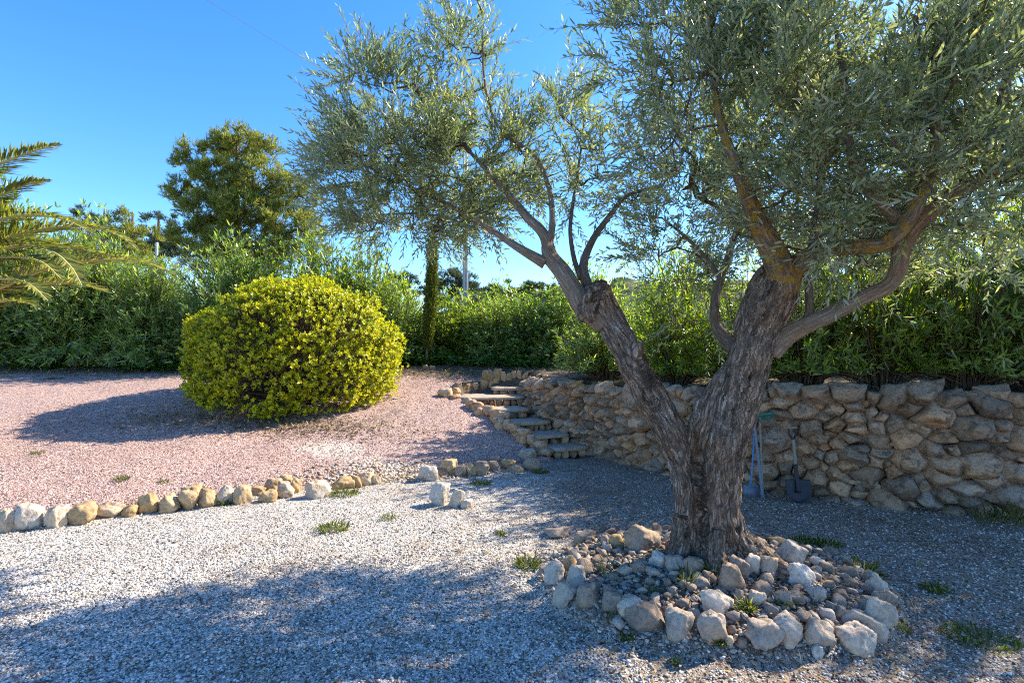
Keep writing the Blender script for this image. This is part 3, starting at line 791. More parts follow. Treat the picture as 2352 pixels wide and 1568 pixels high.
M['rampchip'] = chip_mat('ramp_chip', [(0, (.2, .13, .08)), (.4, (.45, .33, .21)), (.75, (.6, .5, .38)), (1, (.75, .68, .58))])
chips('ramp_pebbles', 1500, sample_ramp, M['rampchip'], .01, .034, 'tan pebbles spilling over the gap in the kerb', .006)
M['heapchip'] = chip_mat('heap_chip', [(0, (.1, .085, .07)), (.4, (.26, .215, .17)), (.75, (.38, .32, .26)), (1, (.52, .47, .4))])
chips('stone_chips', 5200, sample_mound, M['heapchip'], .008, .026, 'stone chips filling the heap around the olive tree')
def sample_pink(n):
    x = rng.uniform(-8, .6, n); yb = np.interp(x, BORDER[:, 0], BORDER[:, 1])
    y = yb + (rng.uniform(size=n) ** 1.7) * 4.5
    k = ~in_poly(x, y, TERR) & (np.abs(x) < 1.05 * y)
    return x[k], y[k]
chips('coarse_gravel', 1100, sample_court, M['chip'], .01, .018, 'coarser stones lying loose among the fine court gravel')
chips('pink_gravel_chips', 42000, sample_pink, M['pinkchip'], .006, .014, 'loose pink gravel chips on the slope', .006)

# ------------------------------------------------------------------ olive tree
def bark_fun(amp=.1, fl=1.5, bk=.07):
    def f(c, s, l, rr):
        k = 1.5
        a = amp * fbm(np.stack([c * fl, s * fl, l * 1.3], -1), 3)
        ridg = 1 - np.abs(vnoise(np.stack([c * 6 + .8 * l, s * 6, l * 4.2], -1)))
        ridg2 = 1 - np.abs(vnoise(np.stack([c * 13, s * 13 + l, l * 9.0], -1)))
        return 1 + a + bk * (ridg - .75) + bk * .6 * (ridg2 - .75)
    return f
def px_path(P):
    return np.array([[*Wp(a, b, d), r] for a, b, d, r in P])

def grow(nodes, att, step=.11, wob=.03, up=.03):
    N = [np.asarray(p, float) for p in nodes]; par = [-1] * len(N); n0 = len(N)
    A = np.array(N); cap = len(att) * 14 + len(N) + 10; buf = np.zeros((cap, 3)); buf[:len(N)] = A; n = len(N)
    d0 = np.array([np.min(np.linalg.norm(A - a, axis=1)) for a in att]); term = []
    par = np.full(cap, -1)
    for k in np.argsort(d0):
        a = att[k]; d = np.linalg.norm(buf[:n] - a, axis=1)
        i = int(np.argmin(d + (np.arange(n) < n0) * .0)); L = d[i]
        m = max(1, min(12, int(math.ceil(L / step)))); p0 = buf[i].copy(); off = rng.normal(size=3) * wob * min(L * 3, 1.5); off[2] += up * L * 3
        last = i
        for j in range(1, m + 1):
            t = j / m; buf[n] = p0 + (a - p0) * t + off * math.sin(math.pi * t) + rng.normal(size=3) * .008 * (t < 1)
            par[n] = last; last = n; n += 1
        term.append(last)
    w = np.zeros(n)
    for t in term: w[t] += 1
    for i in range(n - 1, n0 - 1, -1):
        if par[i] >= 0: w[par[i]] += w[i]
    return buf[:n], par[:n], w, np.array(term), n0

def sample_lobes(lobes, dens):
    pts, ctr = [], []
    for c, r, k in lobes:
        n = max(3, int(dens * r[0] * r[1] * r[2] * 4.19 * k))
        d = rdir(n) * (rng.uniform(.25, 1, n) ** .45)[:, None]
        pts.append(np.asarray(c) + d * np.asarray(r)); ctr.append(np.repeat([c], n, 0))
    return np.vstack(pts), np.vstack(ctr)

def sprigs(base, dirs, length, nl, ll, lw, ang=.75, droop=.1, opp=2):
    """twigs with pairs of leaves; returns twig segs and leaf arrays"""
    n = len(base); length = np.broadcast_to(length, (n,))
    dirs = norm(dirs); S = norm(np.cross(dirs, rdir(n))); Q = np.cross(dirs, S)
    P, D, N_ = [], [], []; segA, segB = [], []
    prev = base
    for k in range(nl):
        t = (k + .6) / nl
        bendv = np.zeros((n, 3)); bendv[:, 2] = -droop * t * t
        pt = base + (dirs * t + bendv) * length[:, None]
        segA.append(prev); segB.append(pt); prev = pt
        th = k * 1.57 + rng.uniform(0, .5, n)
        for o in range(opp):
            a = th + o * 2 * np.pi / opp
            rad = S * np.cos(a)[:, None] + Q * np.sin(a)[:, None]
            an = ang * rng.uniform(.65, 1.25, n) * (1.15 - .5 * t)
            P.append(pt); D.append(dirs * np.cos(an)[:, None] + rad * np.sin(an)[:, None] + bendv * .8)
            N_.append(norm(dirs * .7 - rad * .6 + rng.normal(size=(n, 3)) * .35 + [0, 0, .5]))
    P, D, N_ = map(np.vstack, (P, D, N_))
    k = len(P)
    V, F = leaves(P, D, N_, ll * rng.uniform(.65, 1.15, k), lw * rng.uniform(.8, 1.2, k), rng.uniform(-.05, .25, k))
    return np.vstack(segA), np.vstack(segB), V, F

def build_olive():
    base = Wp(1640, 1290, 3.75); base[2] = float(H(base[0], base[1]))
    root = empty('olive_tree', base)
    tag(root, 'old olive tree with a gnarled V-shaped double trunk rising from the stone heap', 'tree')
    lo = root.location
    left = px_path([(1590, 1345, 3.76, .18), (1587, 1270, 3.76, .142), (1585, 1190, 3.77, .118), (1580, 1110, 3.78, .112), (1562, 1040, 3.8, .115), (1527, 965, 3.82, .12), (1484, 890, 3.84, .117), (1444, 820, 3.86, .11), (1410, 755, 3.88, .112), (1382, 700, 3.9, .112), (1366, 664, 3.9, .1), (1362, 652, 3.9, .07)])
    right = px_path([(1676, 1350, 3.68, .26), (1664, 1290, 3.69, .178), (1652, 1220, 3.7, .145), (1650, 1150, 3.7, .138), (1661, 1060, 3.7, .14), (1678, 980, 3.68, .146), (1698, 900, 3.66, .142), (1722, 820, 3.64, .145), (1750, 740, 3.62, .158), (1776, 680, 3.6, .152), (1796, 630, 3.58, .13), (1803, 606, 3.57, .08)])
    ridge = px_path([(1672, 840, 3.68, .05), (1646, 890, 3.7, .075), (1622, 950, 3.72, .09), (1606, 1020, 3.74, .075), (1610, 1100, 3.8, .05)])
    bump1 = px_path([(1455, 800, 3.85, .045), (1470, 850, 3.82, .08), (1497, 900, 3.81, .08), (1520, 950, 3.83, .04)])
    collar = px_path([(1350, 740, 3.88, .06), (1355, 710, 3.88, .1), (1380, 665, 3.9, .085), (1388, 650, 3.9, .05)])
    roots = [px_path([(1672, 1160, 3.7, .06), (1690, 1230, 3.66, .085), (1722, 1272, 3.6, .115), (1768, 1300, 3.52, .09), (1835, 1330, 3.38, .04)]),
             px_path([(1648, 1130, 3.74, .06), (1645, 1220, 3.64, .09), (1645, 1290, 3.55, .1), (1645, 1335, 3.44, .06)]),
             px_path([(1580, 1150, 3.76, .05), (1568, 1230, 3.72, .08), (1550, 1290, 3.66, .09), (1528, 1325, 3.58, .05)]),
             px_path([(1672, 1150, 3.7, .06), (1690, 1240, 3.66, .085), (1712, 1300, 3.55, .09), (1730, 1335, 3.42, .05)])]
    sm = lambda c, sn, l, rr: 1 + .13 * fbm(np.stack([c * 1.4, sn * 1.4, l * 1.3], -1), 3)
    parts = [tube(left, 160, 90, sm, seed=0), tube(right, 160, 100, sm, seed=7), tube(ridge, 100, 50, sm, seed=13), tube(bump1, 40, 40, sm, seed=19), tube(collar, 40, 50, sm, seed=22)]
    for i, r in enumerate(roots): parts.append(tube(r, 60, 50, sm, seed=30 + i * 3))
    for (a, b, d, r, sd_) in [(1352, 690, 3.83, .06, 2), (1462, 805, 3.77, .05, 3), (1505, 925, 3.75, .05, 8), (1808, 640, 3.5, .06, 7), (1480, 850, 3.82, .05, 10)]:
        dd, F = ICO[4]; rr = r * (1 + .3 * fbm(dd * 1.7 + sd_ * 9, 3)); Vb = dd * rr[:, None] * [1, .8, 1.3] + Wp(a, b, d)
        parts.append((Vb, F, np.c_[Vb[:, :2] - Wp(a, b, d)[:2], Vb[:, 2] + 40]))
    A, Fm, bk = merge(parts)
    tmp = mesh_np('trunk_form', A, Fm)
    md = tmp.modifiers.new('r', 'REMESH'); md.mode = 'VOXEL'; md.voxel_size = .0095; md.adaptivity = 0
    md2 = tmp.modifiers.new('s', 'SMOOTH'); md2.iterations = 14; md2.factor = .5
    dg = bpy.context.evaluated_depsgraph_get(); me = bpy.data.meshes.new_from_object(tmp.evaluated_get(dg))
    nV = len(me.vertices); co_ = np.empty(nV * 3, np.float32); me.vertices.foreach_get('co', co_); co_ = co_.reshape(-1, 3).astype(float)
    nr = np.empty(nV * 3, np.float32); me.vertices.foreach_get('normal', nr); nr = nr.reshape(-1, 3)
    from mathutils.kdtree import KDTree
    kd = KDTree(len(A))
    for i, p in enumerate(A): kd.insert(p, i)
    kd.balance()
    near = np.array([kd.find(p)[1] for p in co_]); b_ = bk[near] + (co_ - A[near])
    me2 = me
    b3 = b_ * [1, 1, .22]
    rid = 1 - np.abs(vnoise(b3 * 16 + fbm(b3 * 6, 2)[:, None])); rid2 = 1 - np.abs(vnoise(b3 * 38)); lump = fbm(co_ * 5.5, 3)
    hgt = .03 * (rid - .8) + .014 * (rid2 - .7) + .016 * lump
    low = np.clip((1.0 - (co_[:, 2] - .1) / .45), 0, 1)
    hgt = hgt + low * .02 * fbm(co_ * 9, 4)
    ppx = CX + FPX * co_[:, 0] / co_[:, 1]; ppy = HY - FPX * (co_[:, 2] - EYE) / co_[:, 1]
    seam = np.interp(ppy, [1000, 1040, 1100, 1200, 1330], [1596, 1602, 1606, 1610, 1618]) + 5 * vnoise(np.c_[ppy / 40, ppy * 0, ppy * 0])
    hgt = hgt - .045 * np.exp(-((ppx - seam) / 13) ** 2) * (1 + .5 * vnoise(co_ * 14)) * np.clip((ppy - 985) / 40, 0, 1) * (nr[:, 1] < .1)
    for ka, kb, ks in [(1345, 738, 1.2), (1655, 1003, .7), (1722, 868, 1.0), (1468, 838, 1.1), (1540, 1010, .8), (1690, 1215, 1.1), (1602, 905, 1.1), (1752, 720, .9), (1425, 770, .8), (1578, 1230, 1.0)]:
        kr = np.hypot(ppx - ka, (ppy - kb) * .75) / ks
        hgt = hgt + (.034 * np.exp(-(kr / 15) ** 2) - .05 * np.exp(-(kr / 6.5) ** 2)) * (nr[:, 1] < .1)
    co2 = co_ + nr * hgt[:, None]
    me2.vertices.foreach_set('co', (co2 - np.array(lo)).astype(np.float32).ravel())
    at = me2.attributes.new('bark', 'FLOAT_VECTOR', 'POINT'); at.data.foreach_set('vector', b_.astype(np.float32).ravel())
    me2.polygons.foreach_set('use_smooth', np.ones(len(me2.polygons), bool)); me2.materials.clear(); me2.materials.append(M['bark']); me2.update()
    bpy.data.objects.remove(tmp)
    me2.name = 'trunk'; tk = bpy.data.objects.new('trunk', me2); link(tk, root)
    print('trunk verts', nV)
    limbs = {
     'l0': ([(1390, 735, 3.9, .105), (1345, 705, 3.9, .088), (1318, 665, 3.92, .075), (1290, 622, 3.95, .068), (1264, 588, 4.0, .06), (1256, 555, 4.05, .046), (1242, 528, 4.1, .04), (1210, 497, 4.2, .036), (1173, 451, 4.35, .03), (1140, 415, 4.5, .022), (1080, 350, 4.7, .016)], 'limb'),
     'l1': ([(1252, 604, 3.99, .05), (1230, 592, 4.0, .042), (1195, 572, 4.1, .034), (1150, 543, 4.3, .028), (1085, 500, 4.55, .024), (1010, 460, 4.8, .02), (920, 420, 5.0, .013)], 'limb'),
     'l2': ([(1258, 560, 4.04, .036), (1268, 520, 4.1, .028), (1262, 440, 4.3, .022), (1230, 360, 4.5, .018), (1160, 310, 4.7, .016), (1130, 260, 4.8, .014), (1111, 164, 4.9, .01), (1107, 30, 5.0, .006)], 'limb'),
     'l3': ([(1352, 665, 3.98, .04), (1340, 610, 4.05, .034), (1362, 550, 4.15, .027), (1403, 492, 4.3, .022), (1440, 450, 4.4, .016), (1520, 425, 4.5, .012)], 'twig'),
     'l4': ([(1335, 640, 4.02, .026), (1318, 590, 4.1, .02), (1310, 520, 4.2, .016), (1322, 430, 4.35, .012), (1335, 340, 4.5, .009)], 'twig'),
     'r0': ([(1800, 660, 3.55, .12), (1795, 620, 3.5, .1), (1778, 580, 3.42, .086), (1760, 545, 3.36, .076), (1742, 512, 3.3, .062), (1722, 460, 3.22, .045), (1690, 380, 3.15, .035), (1660, 290, 3.2, .026), (1640, 180, 3.3, .018), (1650, 60, 3.4, .012)], 'lichen'),
     'r1': ([(1800, 650, 3.55, .1), (1835, 605, 3.45, .07), (1890, 575, 3.3, .056), (1960, 566, 3.15, .05), (2030, 560, 3.05, .046), (2075, 520, 2.95, .046), (2120, 440, 2.85, .034), (2150, 330, 2.8, .026), (2130, 180, 2.9, .018), (2100, 40, 3.0, .012)], 'lichen'),
     'r2': ([(1765, 800, 3.62, .1), (1805, 768, 3.56, .078), (1850, 745, 3.5, .062), (1910, 718, 3.42, .056), (1985, 680, 3.32, .052), (2040, 655, 3.25, .05), (2064, 615, 3.18, .048), (2072, 570, 3.1, .05), (2100, 515, 3.02, .056), (2160, 468, 2.95, .046), (2230, 425, 2.9, .04), (2290, 385, 2.85, .033), (2350, 330, 2.9, .025), (2440, 260, 3.0, .016)], 'limb'),
     'r3': ([(2270, 400, 2.87, .036), (2285, 330, 2.9, .033), (2300, 250, 3.0, .028), (2320, 140, 3.1, .02), (2340, 20, 3.2, .012)], 'limb'),
     'r4': ([(1838, 752, 3.52, .032), (1856, 725, 3.5, .026), (1858, 670, 3.5, .024), (1852, 610, 3.5, .02), (1870, 520, 3.4, .016), (1880, 380, 3.3, .012), (1850, 200, 3.3, .008)], 'twig'),
     'r5': ([(1690, 800, 3.72, .06), (1662, 772, 3.8, .05), (1645, 745, 3.86, .038), (1642, 700, 3.9, .033), (1655, 640, 4.0, .028), (1675, 580, 4.1, .024), (1690, 505, 4.3, .02), (1640, 430, 4.6, .015), (1600, 380, 4.8, .01)], 'twig'),
     'r6': ([(1655, 640, 4.0, .022), (1620, 590, 4.3, .017), (1570, 540, 4.7, .013), (1520, 500, 5.0, .009)], 'twig'),
     'r7': ([(2075, 520, 3.0, .036), (1990, 430, 3.05, .03), (1950, 330, 3.1, .026), (1940, 200, 3.1, .018), (1920, 60, 3.2, .012)], 'limb'),
    }
    nodes = []
    for k, (P, mt) in limbs.items():
        P = px_path(P); n = max(24, int(np.linalg.norm(np.diff(P[:, :3], axis=0), axis=1).sum() / .018))
        Vt, Ft, bt = tube(P, n, 26 if P[0, 3] > .03 else 14, bark_fun(.14, 1.3, .07), seed=hash(k) % 50 if False else ord(k[1]) * 1.7)
        mesh_np('limb', Vt, Ft, M[mt], root, smooth=True, attrs={'bark': bt}, local=lo)
        C, s = catmull(P, max(6, int(n / 5))); nodes += [c[:3] for c in C[len(C) // 3:]]
    def lobe(px, py, d, rx, ry, rz, k=1.0): return (Wp(px, py, d), (rx, ry, rz), k)
    lobes = [lobe(950, 425, 5.0, .92, .8, .55), lobe(900, 285, 5.0, .62, .7, .42), lobe(1050, 170, 5.0, .34, .4, .42, 1.2), lobe(850, 180, 5.1, .3, .35, .26, 1.3), lobe(1100, 50, 5.0, .2, .25, .22, 1.6),
             lobe(800, 360, 5.0, .3, .5, .3, 1.2), lobe(1280, 350, 4.7, .42, .5, .62, .8), lobe(1120, 380, 4.8, .5, .6, .6), lobe(890, 500, 5.0, .5, .5, .2), lobe(1440, 400, 4.6, .3, .4, .36, .8), lobe(1040, 490, 4.7, .3, .4, .18, .8),
             lobe(1700, 300, 3.3, .72, .7, .66, .75), lobe(2080, 330, 2.95, .72, .7, .6, .7), lobe(1620, 60, 3.5, .62, .6, .5, .8), lobe(2000, 60, 3.2, .85, .75, .5, .7),
             lobe(1880, 450, 3.1, .5, .5, .28), lobe(2300, 300, 3.0, .5, .6, .7, .8), lobe(2320, 60, 3.2, .5, .5, .5, .6), lobe(1470, 150, 3.8, .26, .4, .42, .9), lobe(2350, 455, 3.0, .4, .5, .22), lobe(2190, 470, 2.9, .32, .4, .16),
             lobe(1800, 380, 5.2, .9, .7, .75, .8), lobe(2060, 260, 5.0, .8, .7, .8, .7), lobe(1640, 300, 5.0, .55, .6, .45, .7), lobe(1575, 530, 5.0, .55, .5, .55, .8), lobe(1600, 720, 4.6, .2, .25, .3, .9), lobe(1560, 610, 5.0, .45, .4, .3, 1.0), lobe(2230, 570, 4.3, .65, .6, .3, .6), lobe(1950, 600, 4.2, .5, .5, .25, .7),  # opening lobes here: unseen rear foliage added to shade the foreground
             lobe(2450, 150, 3.6, .7, .8, .7, .6), lobe(1800, -150, 3.5, 1.1, .9, .45, .6)]
    att, ctr = sample_lobes(lobes, 84)
    buf, par, w, term, n0 = grow(nodes, att)
    idx = np.arange(n0, len(buf)); r = .0028 * w[idx] ** .5; rp = np.where(par[idx] >= n0, .0028 * w[par[idx]] ** .5, r * 1.1)
    Vb, Fb = seg_tubes(buf[par[idx]], buf[idx], np.minimum(rp, .03), np.minimum(r, .03), 5)
    # twigs with leaves
    reps = 5
    base_ = np.repeat(buf[term], reps, 0); c_ = np.repeat(ctr[np.argsort(np.argsort(np.arange(len(att))))], reps, 0)
    order = np.argsort(np.array([np.min(np.linalg.norm(np.array(nodes) - a, axis=1)) for a in att]))
    c_ = np.repeat(ctr[order], reps, 0)
    out = norm(base_ - c_)
    dirs = out * .8 + rdir(len(base_)) * .7 + [0, 0, .45]
    base_ = base_ + rng.normal(size=base_.shape) * .03
    sA, sB, Vl, Fl = sprigs(base_, dirs, rng.uniform(.2, .5, len(base_)), 10, .07, .0125, .72, .1)
    Vt, Ft = seg_tubes(sA, sB, .0016, .0013, 3)
    Vb2 = np.vstack([Vb, Vt])
    mesh_np('branches', Vb2, [np.vstack([Fb, ]), Ft + len(Vb)] if Fb.shape[1] == Ft.shape[1] else [Fb, Ft + len(Vb)], M['twig'], root, attrs={'bark': Vb2}, local=lo)
    mesh_np('crown', Vl, Fl, M['olive'], root, local=lo)
    print('olive leaves', len(Fl), 'att', len(att))
build_olive()

# ------------------------------------------------------------------ shrubs
def oleander_proto(name, rx, ry, h, nst, ll, lw, seed, mat, lean=.0, top=.35):
    """oleander: fan of stems from the foot, whorled leaves on their upper part; returns root at origin"""
    global rng
    keep = rng; rng = np.random.default_rng(seed)
    root = empty(name)
    a = rng.uniform(0, 2 * np.pi, nst); u = rng.uniform(0, 1, nst) ** .6
    el = np.arccos(np.clip(rng.uniform(-.12, 1, nst), 0, 1))
    tip = np.stack([np.cos(a) * np.sin(el) * rx, np.sin(a) * np.sin(el) * ry, h * (.06 + .94 * np.cos(el))], -1)
    tip *= (rng.uniform(.72, 1.06, nst) * (1 + .12 * vnoise(tip * 1.3 + seed)))[:, None]
    b0 = np.stack([np.cos(a), np.sin(a), 0 * a], -1) * rng.uniform(.03, .22, nst)[:, None]
    ctrl = b0 + (tip - b0) * .45; ctrl[:, 2] = np.maximum(ctrl[:, 2], .5 * tip[:, 2] + .12 * h); ctrl[:, :2] *= .8
    segs = 7; ts = np.linspace(0, 1, segs + 1)
    Q = [(1 - t) ** 2 * b0 + 2 * t * (1 - t) * ctrl + t * t * tip for t in ts]
    A, B = np.vstack(Q[:-1]), np.vstack(Q[1:])
    ra = np.repeat(.013 * (1 - ts[:-1] * .75), nst); rb = np.repeat(.013 * (1 - ts[1:] * .75), nst)
    Vs, Fs = seg_tubes(A, B, ra, rb, 5)
    P, D, N_ = [], [], []
    nw = 12
    for k in range(nw):
        t = top + (1 - top) * (k + 1) / nw
        p = (1 - t) ** 2 * b0 + 2 * t * (1 - t) * ctrl + t * t * tip
        T = norm(2 * (1 - t) * (ctrl - b0) + 2 * t * (tip - ctrl))
        S = norm(np.cross(T, rdir(nst))); Q2 = np.cross(T, S)
        jit = rng.normal(size=(nst, 3)) * .05 * (h / 2)
        for j in range(4):
            an = rng.uniform(.5, 1.25, nst) * (1.1 - .45 * (k / nw)); th = j * 1.57 + rng.uniform(0, 1, nst)
            rad = S * np.cos(th)[:, None] + Q2 * np.sin(th)[:, None]
            P.append(p + jit); D.append(T * np.cos(an)[:, None] + rad * np.sin(an)[:, None]); N_.append(norm(T * .7 - rad * .5 + [0, 0, .4] + rng.normal(size=(nst, 3)) * .25))
    P, D, N_ = map(np.vstack, (P, D, N_)); k = len(P)
    V, F = leaves(P, D, N_, ll * rng.uniform(.6, 1.15, k), lw * rng.uniform(.8, 1.2, k), rng.uniform(0, .3, k))
    ok = V.reshape(-1, 6, 3)[:, :, 2].min(1) > (.02 if h > 2 else .16)
    V = V.reshape(-1, 6, 3)[ok].reshape(-1, 3); F = F[:ok.sum()]
    mesh_np('stems', Vs, Fs, M['twig'], root, attrs={'bark': Vs})
    mesh_np('crown', V, F, M[mat], root)
    rng = keep
    return root

def copy_thing(root):
    c = root.copy(); COL.objects.link(c)
    for ch in [o for o in COL.objects if o.parent is root]:
        d = ch.copy(); COL.objects.link(d); d.parent = c
    return c

used = set()
PROTO = [oleander_proto('oleander_shrub', 1.35, 1.2, 2.75, 400, .16, .029, 101, 'oleander', top=.2),
         oleander_proto('oleander_shrub', 1.3, 1.25, 2.7, 400, .155, .028, 102, 'oleander', top=.2),
         oleander_proto('oleander_shrub', 1.3, 1.2, 2.6, 400, .15, .029, 103, 'oleander_fresh', top=.2),
         oleander_proto('oleander_shrub', .95, .85, 1.75, 165, .115, .021, 104, 'oleander_fresh', top=.25),
         oleander_proto('oleander_shrub', 1.0, .85, 1.8, 165, .12, .021, 105, 'oleander', top=.25),
         oleander_proto('broadleaf_shrub', 1.25, 1.15, 2.6, 420, .085, .042, 106, 'broadleaf', top=.2)]
def put_shrub(k, x, y, sc, rz, label, group, szf=1.0):
    o = PROTO[k] if k not in used else copy_thing(PROTO[k]); used.add(k)
    o.location = (x, y, float(H(x, y)) - .04); o.rotation_euler = (0, 0, rz); o.scale = (sc, sc, sc * szf)
    tag(o, label, 'shrub', group)
    return o
GL = 'hedge shrubs behind the pink gravel'; GC = 'hedge shrubs behind the slim cypress'; GR = 'oleanders growing above the stone wall'
put_shrub(0, -12.6, 12.9, 1.25, .3, 'oleander at the left edge rising behind the palm fronds', GL, 1.3)
put_shrub(1, -10.5, 12.9, 1.12, 1.9, 'oleander half covered by the palm frond tips', GL, 1.22)
put_shrub(0, -8.9, 12.8, 1.0, 2.7, 'dense oleander left of the hedge fence post', GL, 1.02)
put_shrub(5, -9.9, 13.6, .95, 1.2, 'broad-leaved shrub showing between the palm frond tips and fence post', GL, 1.15)
put_shrub(1, -7.0, 12.9, 1.02, 4.0, 'oleander just right of the lowest palm frond tip', GL, 1.16)
put_shrub(5, -6.4, 13.2, 1.0, 5.0, 'fresh green broad-leaved shrub below the big pine', GL, 1.22)
put_shrub(0, -4.9, 13.5, 1.05, .9, 'oleander behind the left half of the yellow bush', GL, 1.22)
put_shrub(2, -3.9, 14.2, 1.0, 3.4, 'loose airy oleander peeking over the top of the yellow bush', GL, 1.3)
put_shrub(1, -14.6, 14.5, 1.5, 1.0, 'tall oleander farthest left behind the palm', GL, 1.3)
put_shrub(1, -2.9, 13.6, .9, 5.2, 'oleander at the right shoulder of the yellow bush', GC, .88)
put_shrub(0, -9.6, 14.3, 1.05, 4.1, 'rear oleander behind the hedge fence post', GL, 1.0)
put_shrub(1, -7.7, 14.4, 1.05, 2.5, 'rear oleander right of the hedge fence post', GL, 1.02)
put_shrub(0, -11.6, 14.6, 1.2, .9, 'rear oleander filling the hedge behind the palm', GL, 1.15)
put_shrub(2, -1.0, 14.9, .9, 1.1, 'oleander right behind the slim cypress', GC, .82)
put_shrub(1, -3.6, 15.6, 1.0, 2.0, 'rear oleander between yellow bush and cypress', GC, .9)
put_shrub(0, -.55, 13.6, .85, 2.2, 'oleander right of the slim cypress', GC, .75)
put_shrub(5, .55, 13.4, .95, .4, 'sunlit broad-leaved shrub in front of the utility pole', GC, .85)
put_shrub(1, 1.5, 13.0, .95, 3.0, 'oleander behind the top of the steps', GC, .85)
put_shrub(2, 2.2, 14.6, 1.1, 4.2, 'rear oleander left of the olive limb', GC, .95)
put_shrub(2, -1.6, 14.0, .9, 2.9, 'oleander filling the gap left of the slim cypress', GC, .85)
put_shrub(1, -.2, 15.2, 1.0, 4.4, 'rear oleander beside the utility pole', GC, .85)
put_shrub(4, 1.6, 9.1, 1.0, .2, 'oleander at the left end of the wall beside the steps', GR, .95)
put_shrub(3, 2.5, 8.0, 1.0, 2.2, 'oleander above the wall behind the left olive stem', GR, 1.08)
put_shrub(3, 3.25, 7.3, .95, 4.2, 'oleander seen through the fork of the olive trunk', GR, 1.0)
put_shrub(4, 3.85, 6.9, 1.0, 1.2, 'oleander above the wall behind the right olive stem', GR, 1.25)
put_shrub(3, 4.55, 6.45, 1.05, 3.1, 'oleander with a thick dark foot above the leaning shovel', GR, 1.3)
put_shrub(4, 5.35, 6.15, 1.0, 5.0, 'oleander above the wall right of the thick-footed one', GR, 1.35)
put_shrub(3, 6.2, 5.95, 1.1, .8, 'oleander at the right edge above the wall', GR, 1.4)
put_shrub(4, 7.1, 6.5, 1.15, 2.5, 'oleander beyond the right edge above the wall', GR, 1.4)
put_shrub(0, 7.6, 5.9, 1.15, 1.5, 'tall oleander outside the view shading the right of the court', GR, 1.25)
B2 = 'oleanders in the back row above the wall'
put_shrub(0, 3.6, 11.0, 1.0, 1.6, 'back row oleander behind the fork of the olive tree', B2, .95)
put_shrub(1, 5.6, 10.2, 1.0, 3.6, 'back row oleander behind the right olive stem', B2, 1.0)
put_shrub(2, 7.6, 9.6, 1.0, 5.6, 'back row oleander behind the long right olive limb', B2, 1.05)
put_shrub(1, 9.6, 9.2, 1.1, .7, 'back row oleander at the right edge of the view', B2, 1.1)

def build_yellow():
    c = hit(690, 968); cy = c[1] + 1.3; cx = (682 - CX) / FPX * cy; z0 = float(H(cx, cy))
    root = empty('yellow_bush', (cx, cy, z0 - .25))
    tag(root, 'large rounded bright yellow green bush on the pink gravel', 'bush')
    rx, ry, rz = 1.92, 1.7, 2.46
    n = 8200
    d = norm(np.c_[rng.normal(size=(n, 2)), rng.normal(size=n)]); d[:, 2] = np.where(d[:, 2] < -.8, -d[:, 2], d[:, 2])
    lump = 1 + .085 * fbm(d * 2.6 + 3, 4) + .05 * vnoise(d * 7)
    r = lump * (1 - .14 * rng.uniform(0, 1, n) ** 2)
    cz = 1.02
    P0 = np.stack([d[:, 0] * rx * r, d[:, 1] * ry * r, cz + d[:, 2] * np.where(d[:, 2] > 0, rz - cz, 1.55) * r], -1)
    ground = H(cx + P0[:, 0], cy + P0[:, 1]) - z0 + .25
    ok = (P0[:, 2] > ground + .06) & ((vnoise(d * 5.2 + 9) < .34) | (rng.uniform(size=n) < .3)); P0, d = P0[ok], d[ok]; n = len(P0)
    def rosette(P0, ax, k, ll, lw):
        m = len(P0); ax = norm(ax); S = norm(np.cross(ax, rdir(m))); Q = np.cross(ax, S); P, D, N_ = [], [], []
        for j in range(k):
            th = j * 2.4 + rng.uniform(0, .6, m); an = rng.uniform(.35, 1.25, m)
            rad = S * np.cos(th)[:, None] + Q * np.sin(th)[:, None]
            P.append(P0 - ax * (.05 * j / k)); D.append(ax * np.cos(an)[:, None] + rad * np.sin(an)[:, None]); N_.append(norm(ax * .9 - rad * .4))
        P, D, N_ = map(np.vstack, (P, D, N_)); q = len(P)
        return leaves(P, D, N_, ll * rng.uniform(.7, 1.15, q), lw * rng.uniform(.8, 1.2, q), rng.uniform(0, .2, q))
    ax = d * .8 + [0, 0, .5] + rng.normal(size=(n, 3)) * .3
    V, F = rosette(P0 + d * (rng.uniform(size=(n, 1)) < .06) * rng.uniform(.03, .16, (n, 1)), ax, 8, .055, .0235)
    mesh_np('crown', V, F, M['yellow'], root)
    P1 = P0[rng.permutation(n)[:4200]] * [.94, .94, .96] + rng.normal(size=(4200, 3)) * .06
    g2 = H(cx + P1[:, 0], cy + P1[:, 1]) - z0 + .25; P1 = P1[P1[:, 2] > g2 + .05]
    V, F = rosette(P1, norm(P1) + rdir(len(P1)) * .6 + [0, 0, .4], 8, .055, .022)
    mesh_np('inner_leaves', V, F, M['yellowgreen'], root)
    # stems
    k = 520; tip = P0[rng.permutation(n)[:k]]; b0 = np.c_[rng.normal(size=(k, 2)) * .28, np.full(k, .2)]
    ctrl = b0 + (tip - b0) * .5 + np.c_[np.zeros((k, 2)), .25 * np.abs(tip[:, 2])]
    ts = np.linspace(0, 1, 8); Q = [(1 - t) ** 2 * b0 + 2 * t * (1 - t) * ctrl + t * t * tip for t in ts]
    Vs, Fs = seg_tubes(np.vstack(Q[:-1]), np.vstack(Q[1:]), np.repeat(.014 * (1 - ts[:-1] * .8), k), np.repeat(.014 * (1 - ts[1:] * .8), k), 5)
    j = rng.permutation(n)[:2600]
    Vs2, Fs2 = seg_tubes(P0[j] - d[j] * .42 + rng.normal(size=(2600, 3)) * .06 - [0, 0, .1], P0[j], .004, .0025, 3)
    Va = np.vstack([Vs, Vs2])
    mesh_np('stems', Va, np.vstack([Fs, Fs2 + len(Vs)]), M['twig'], root, attrs={'bark': Va})
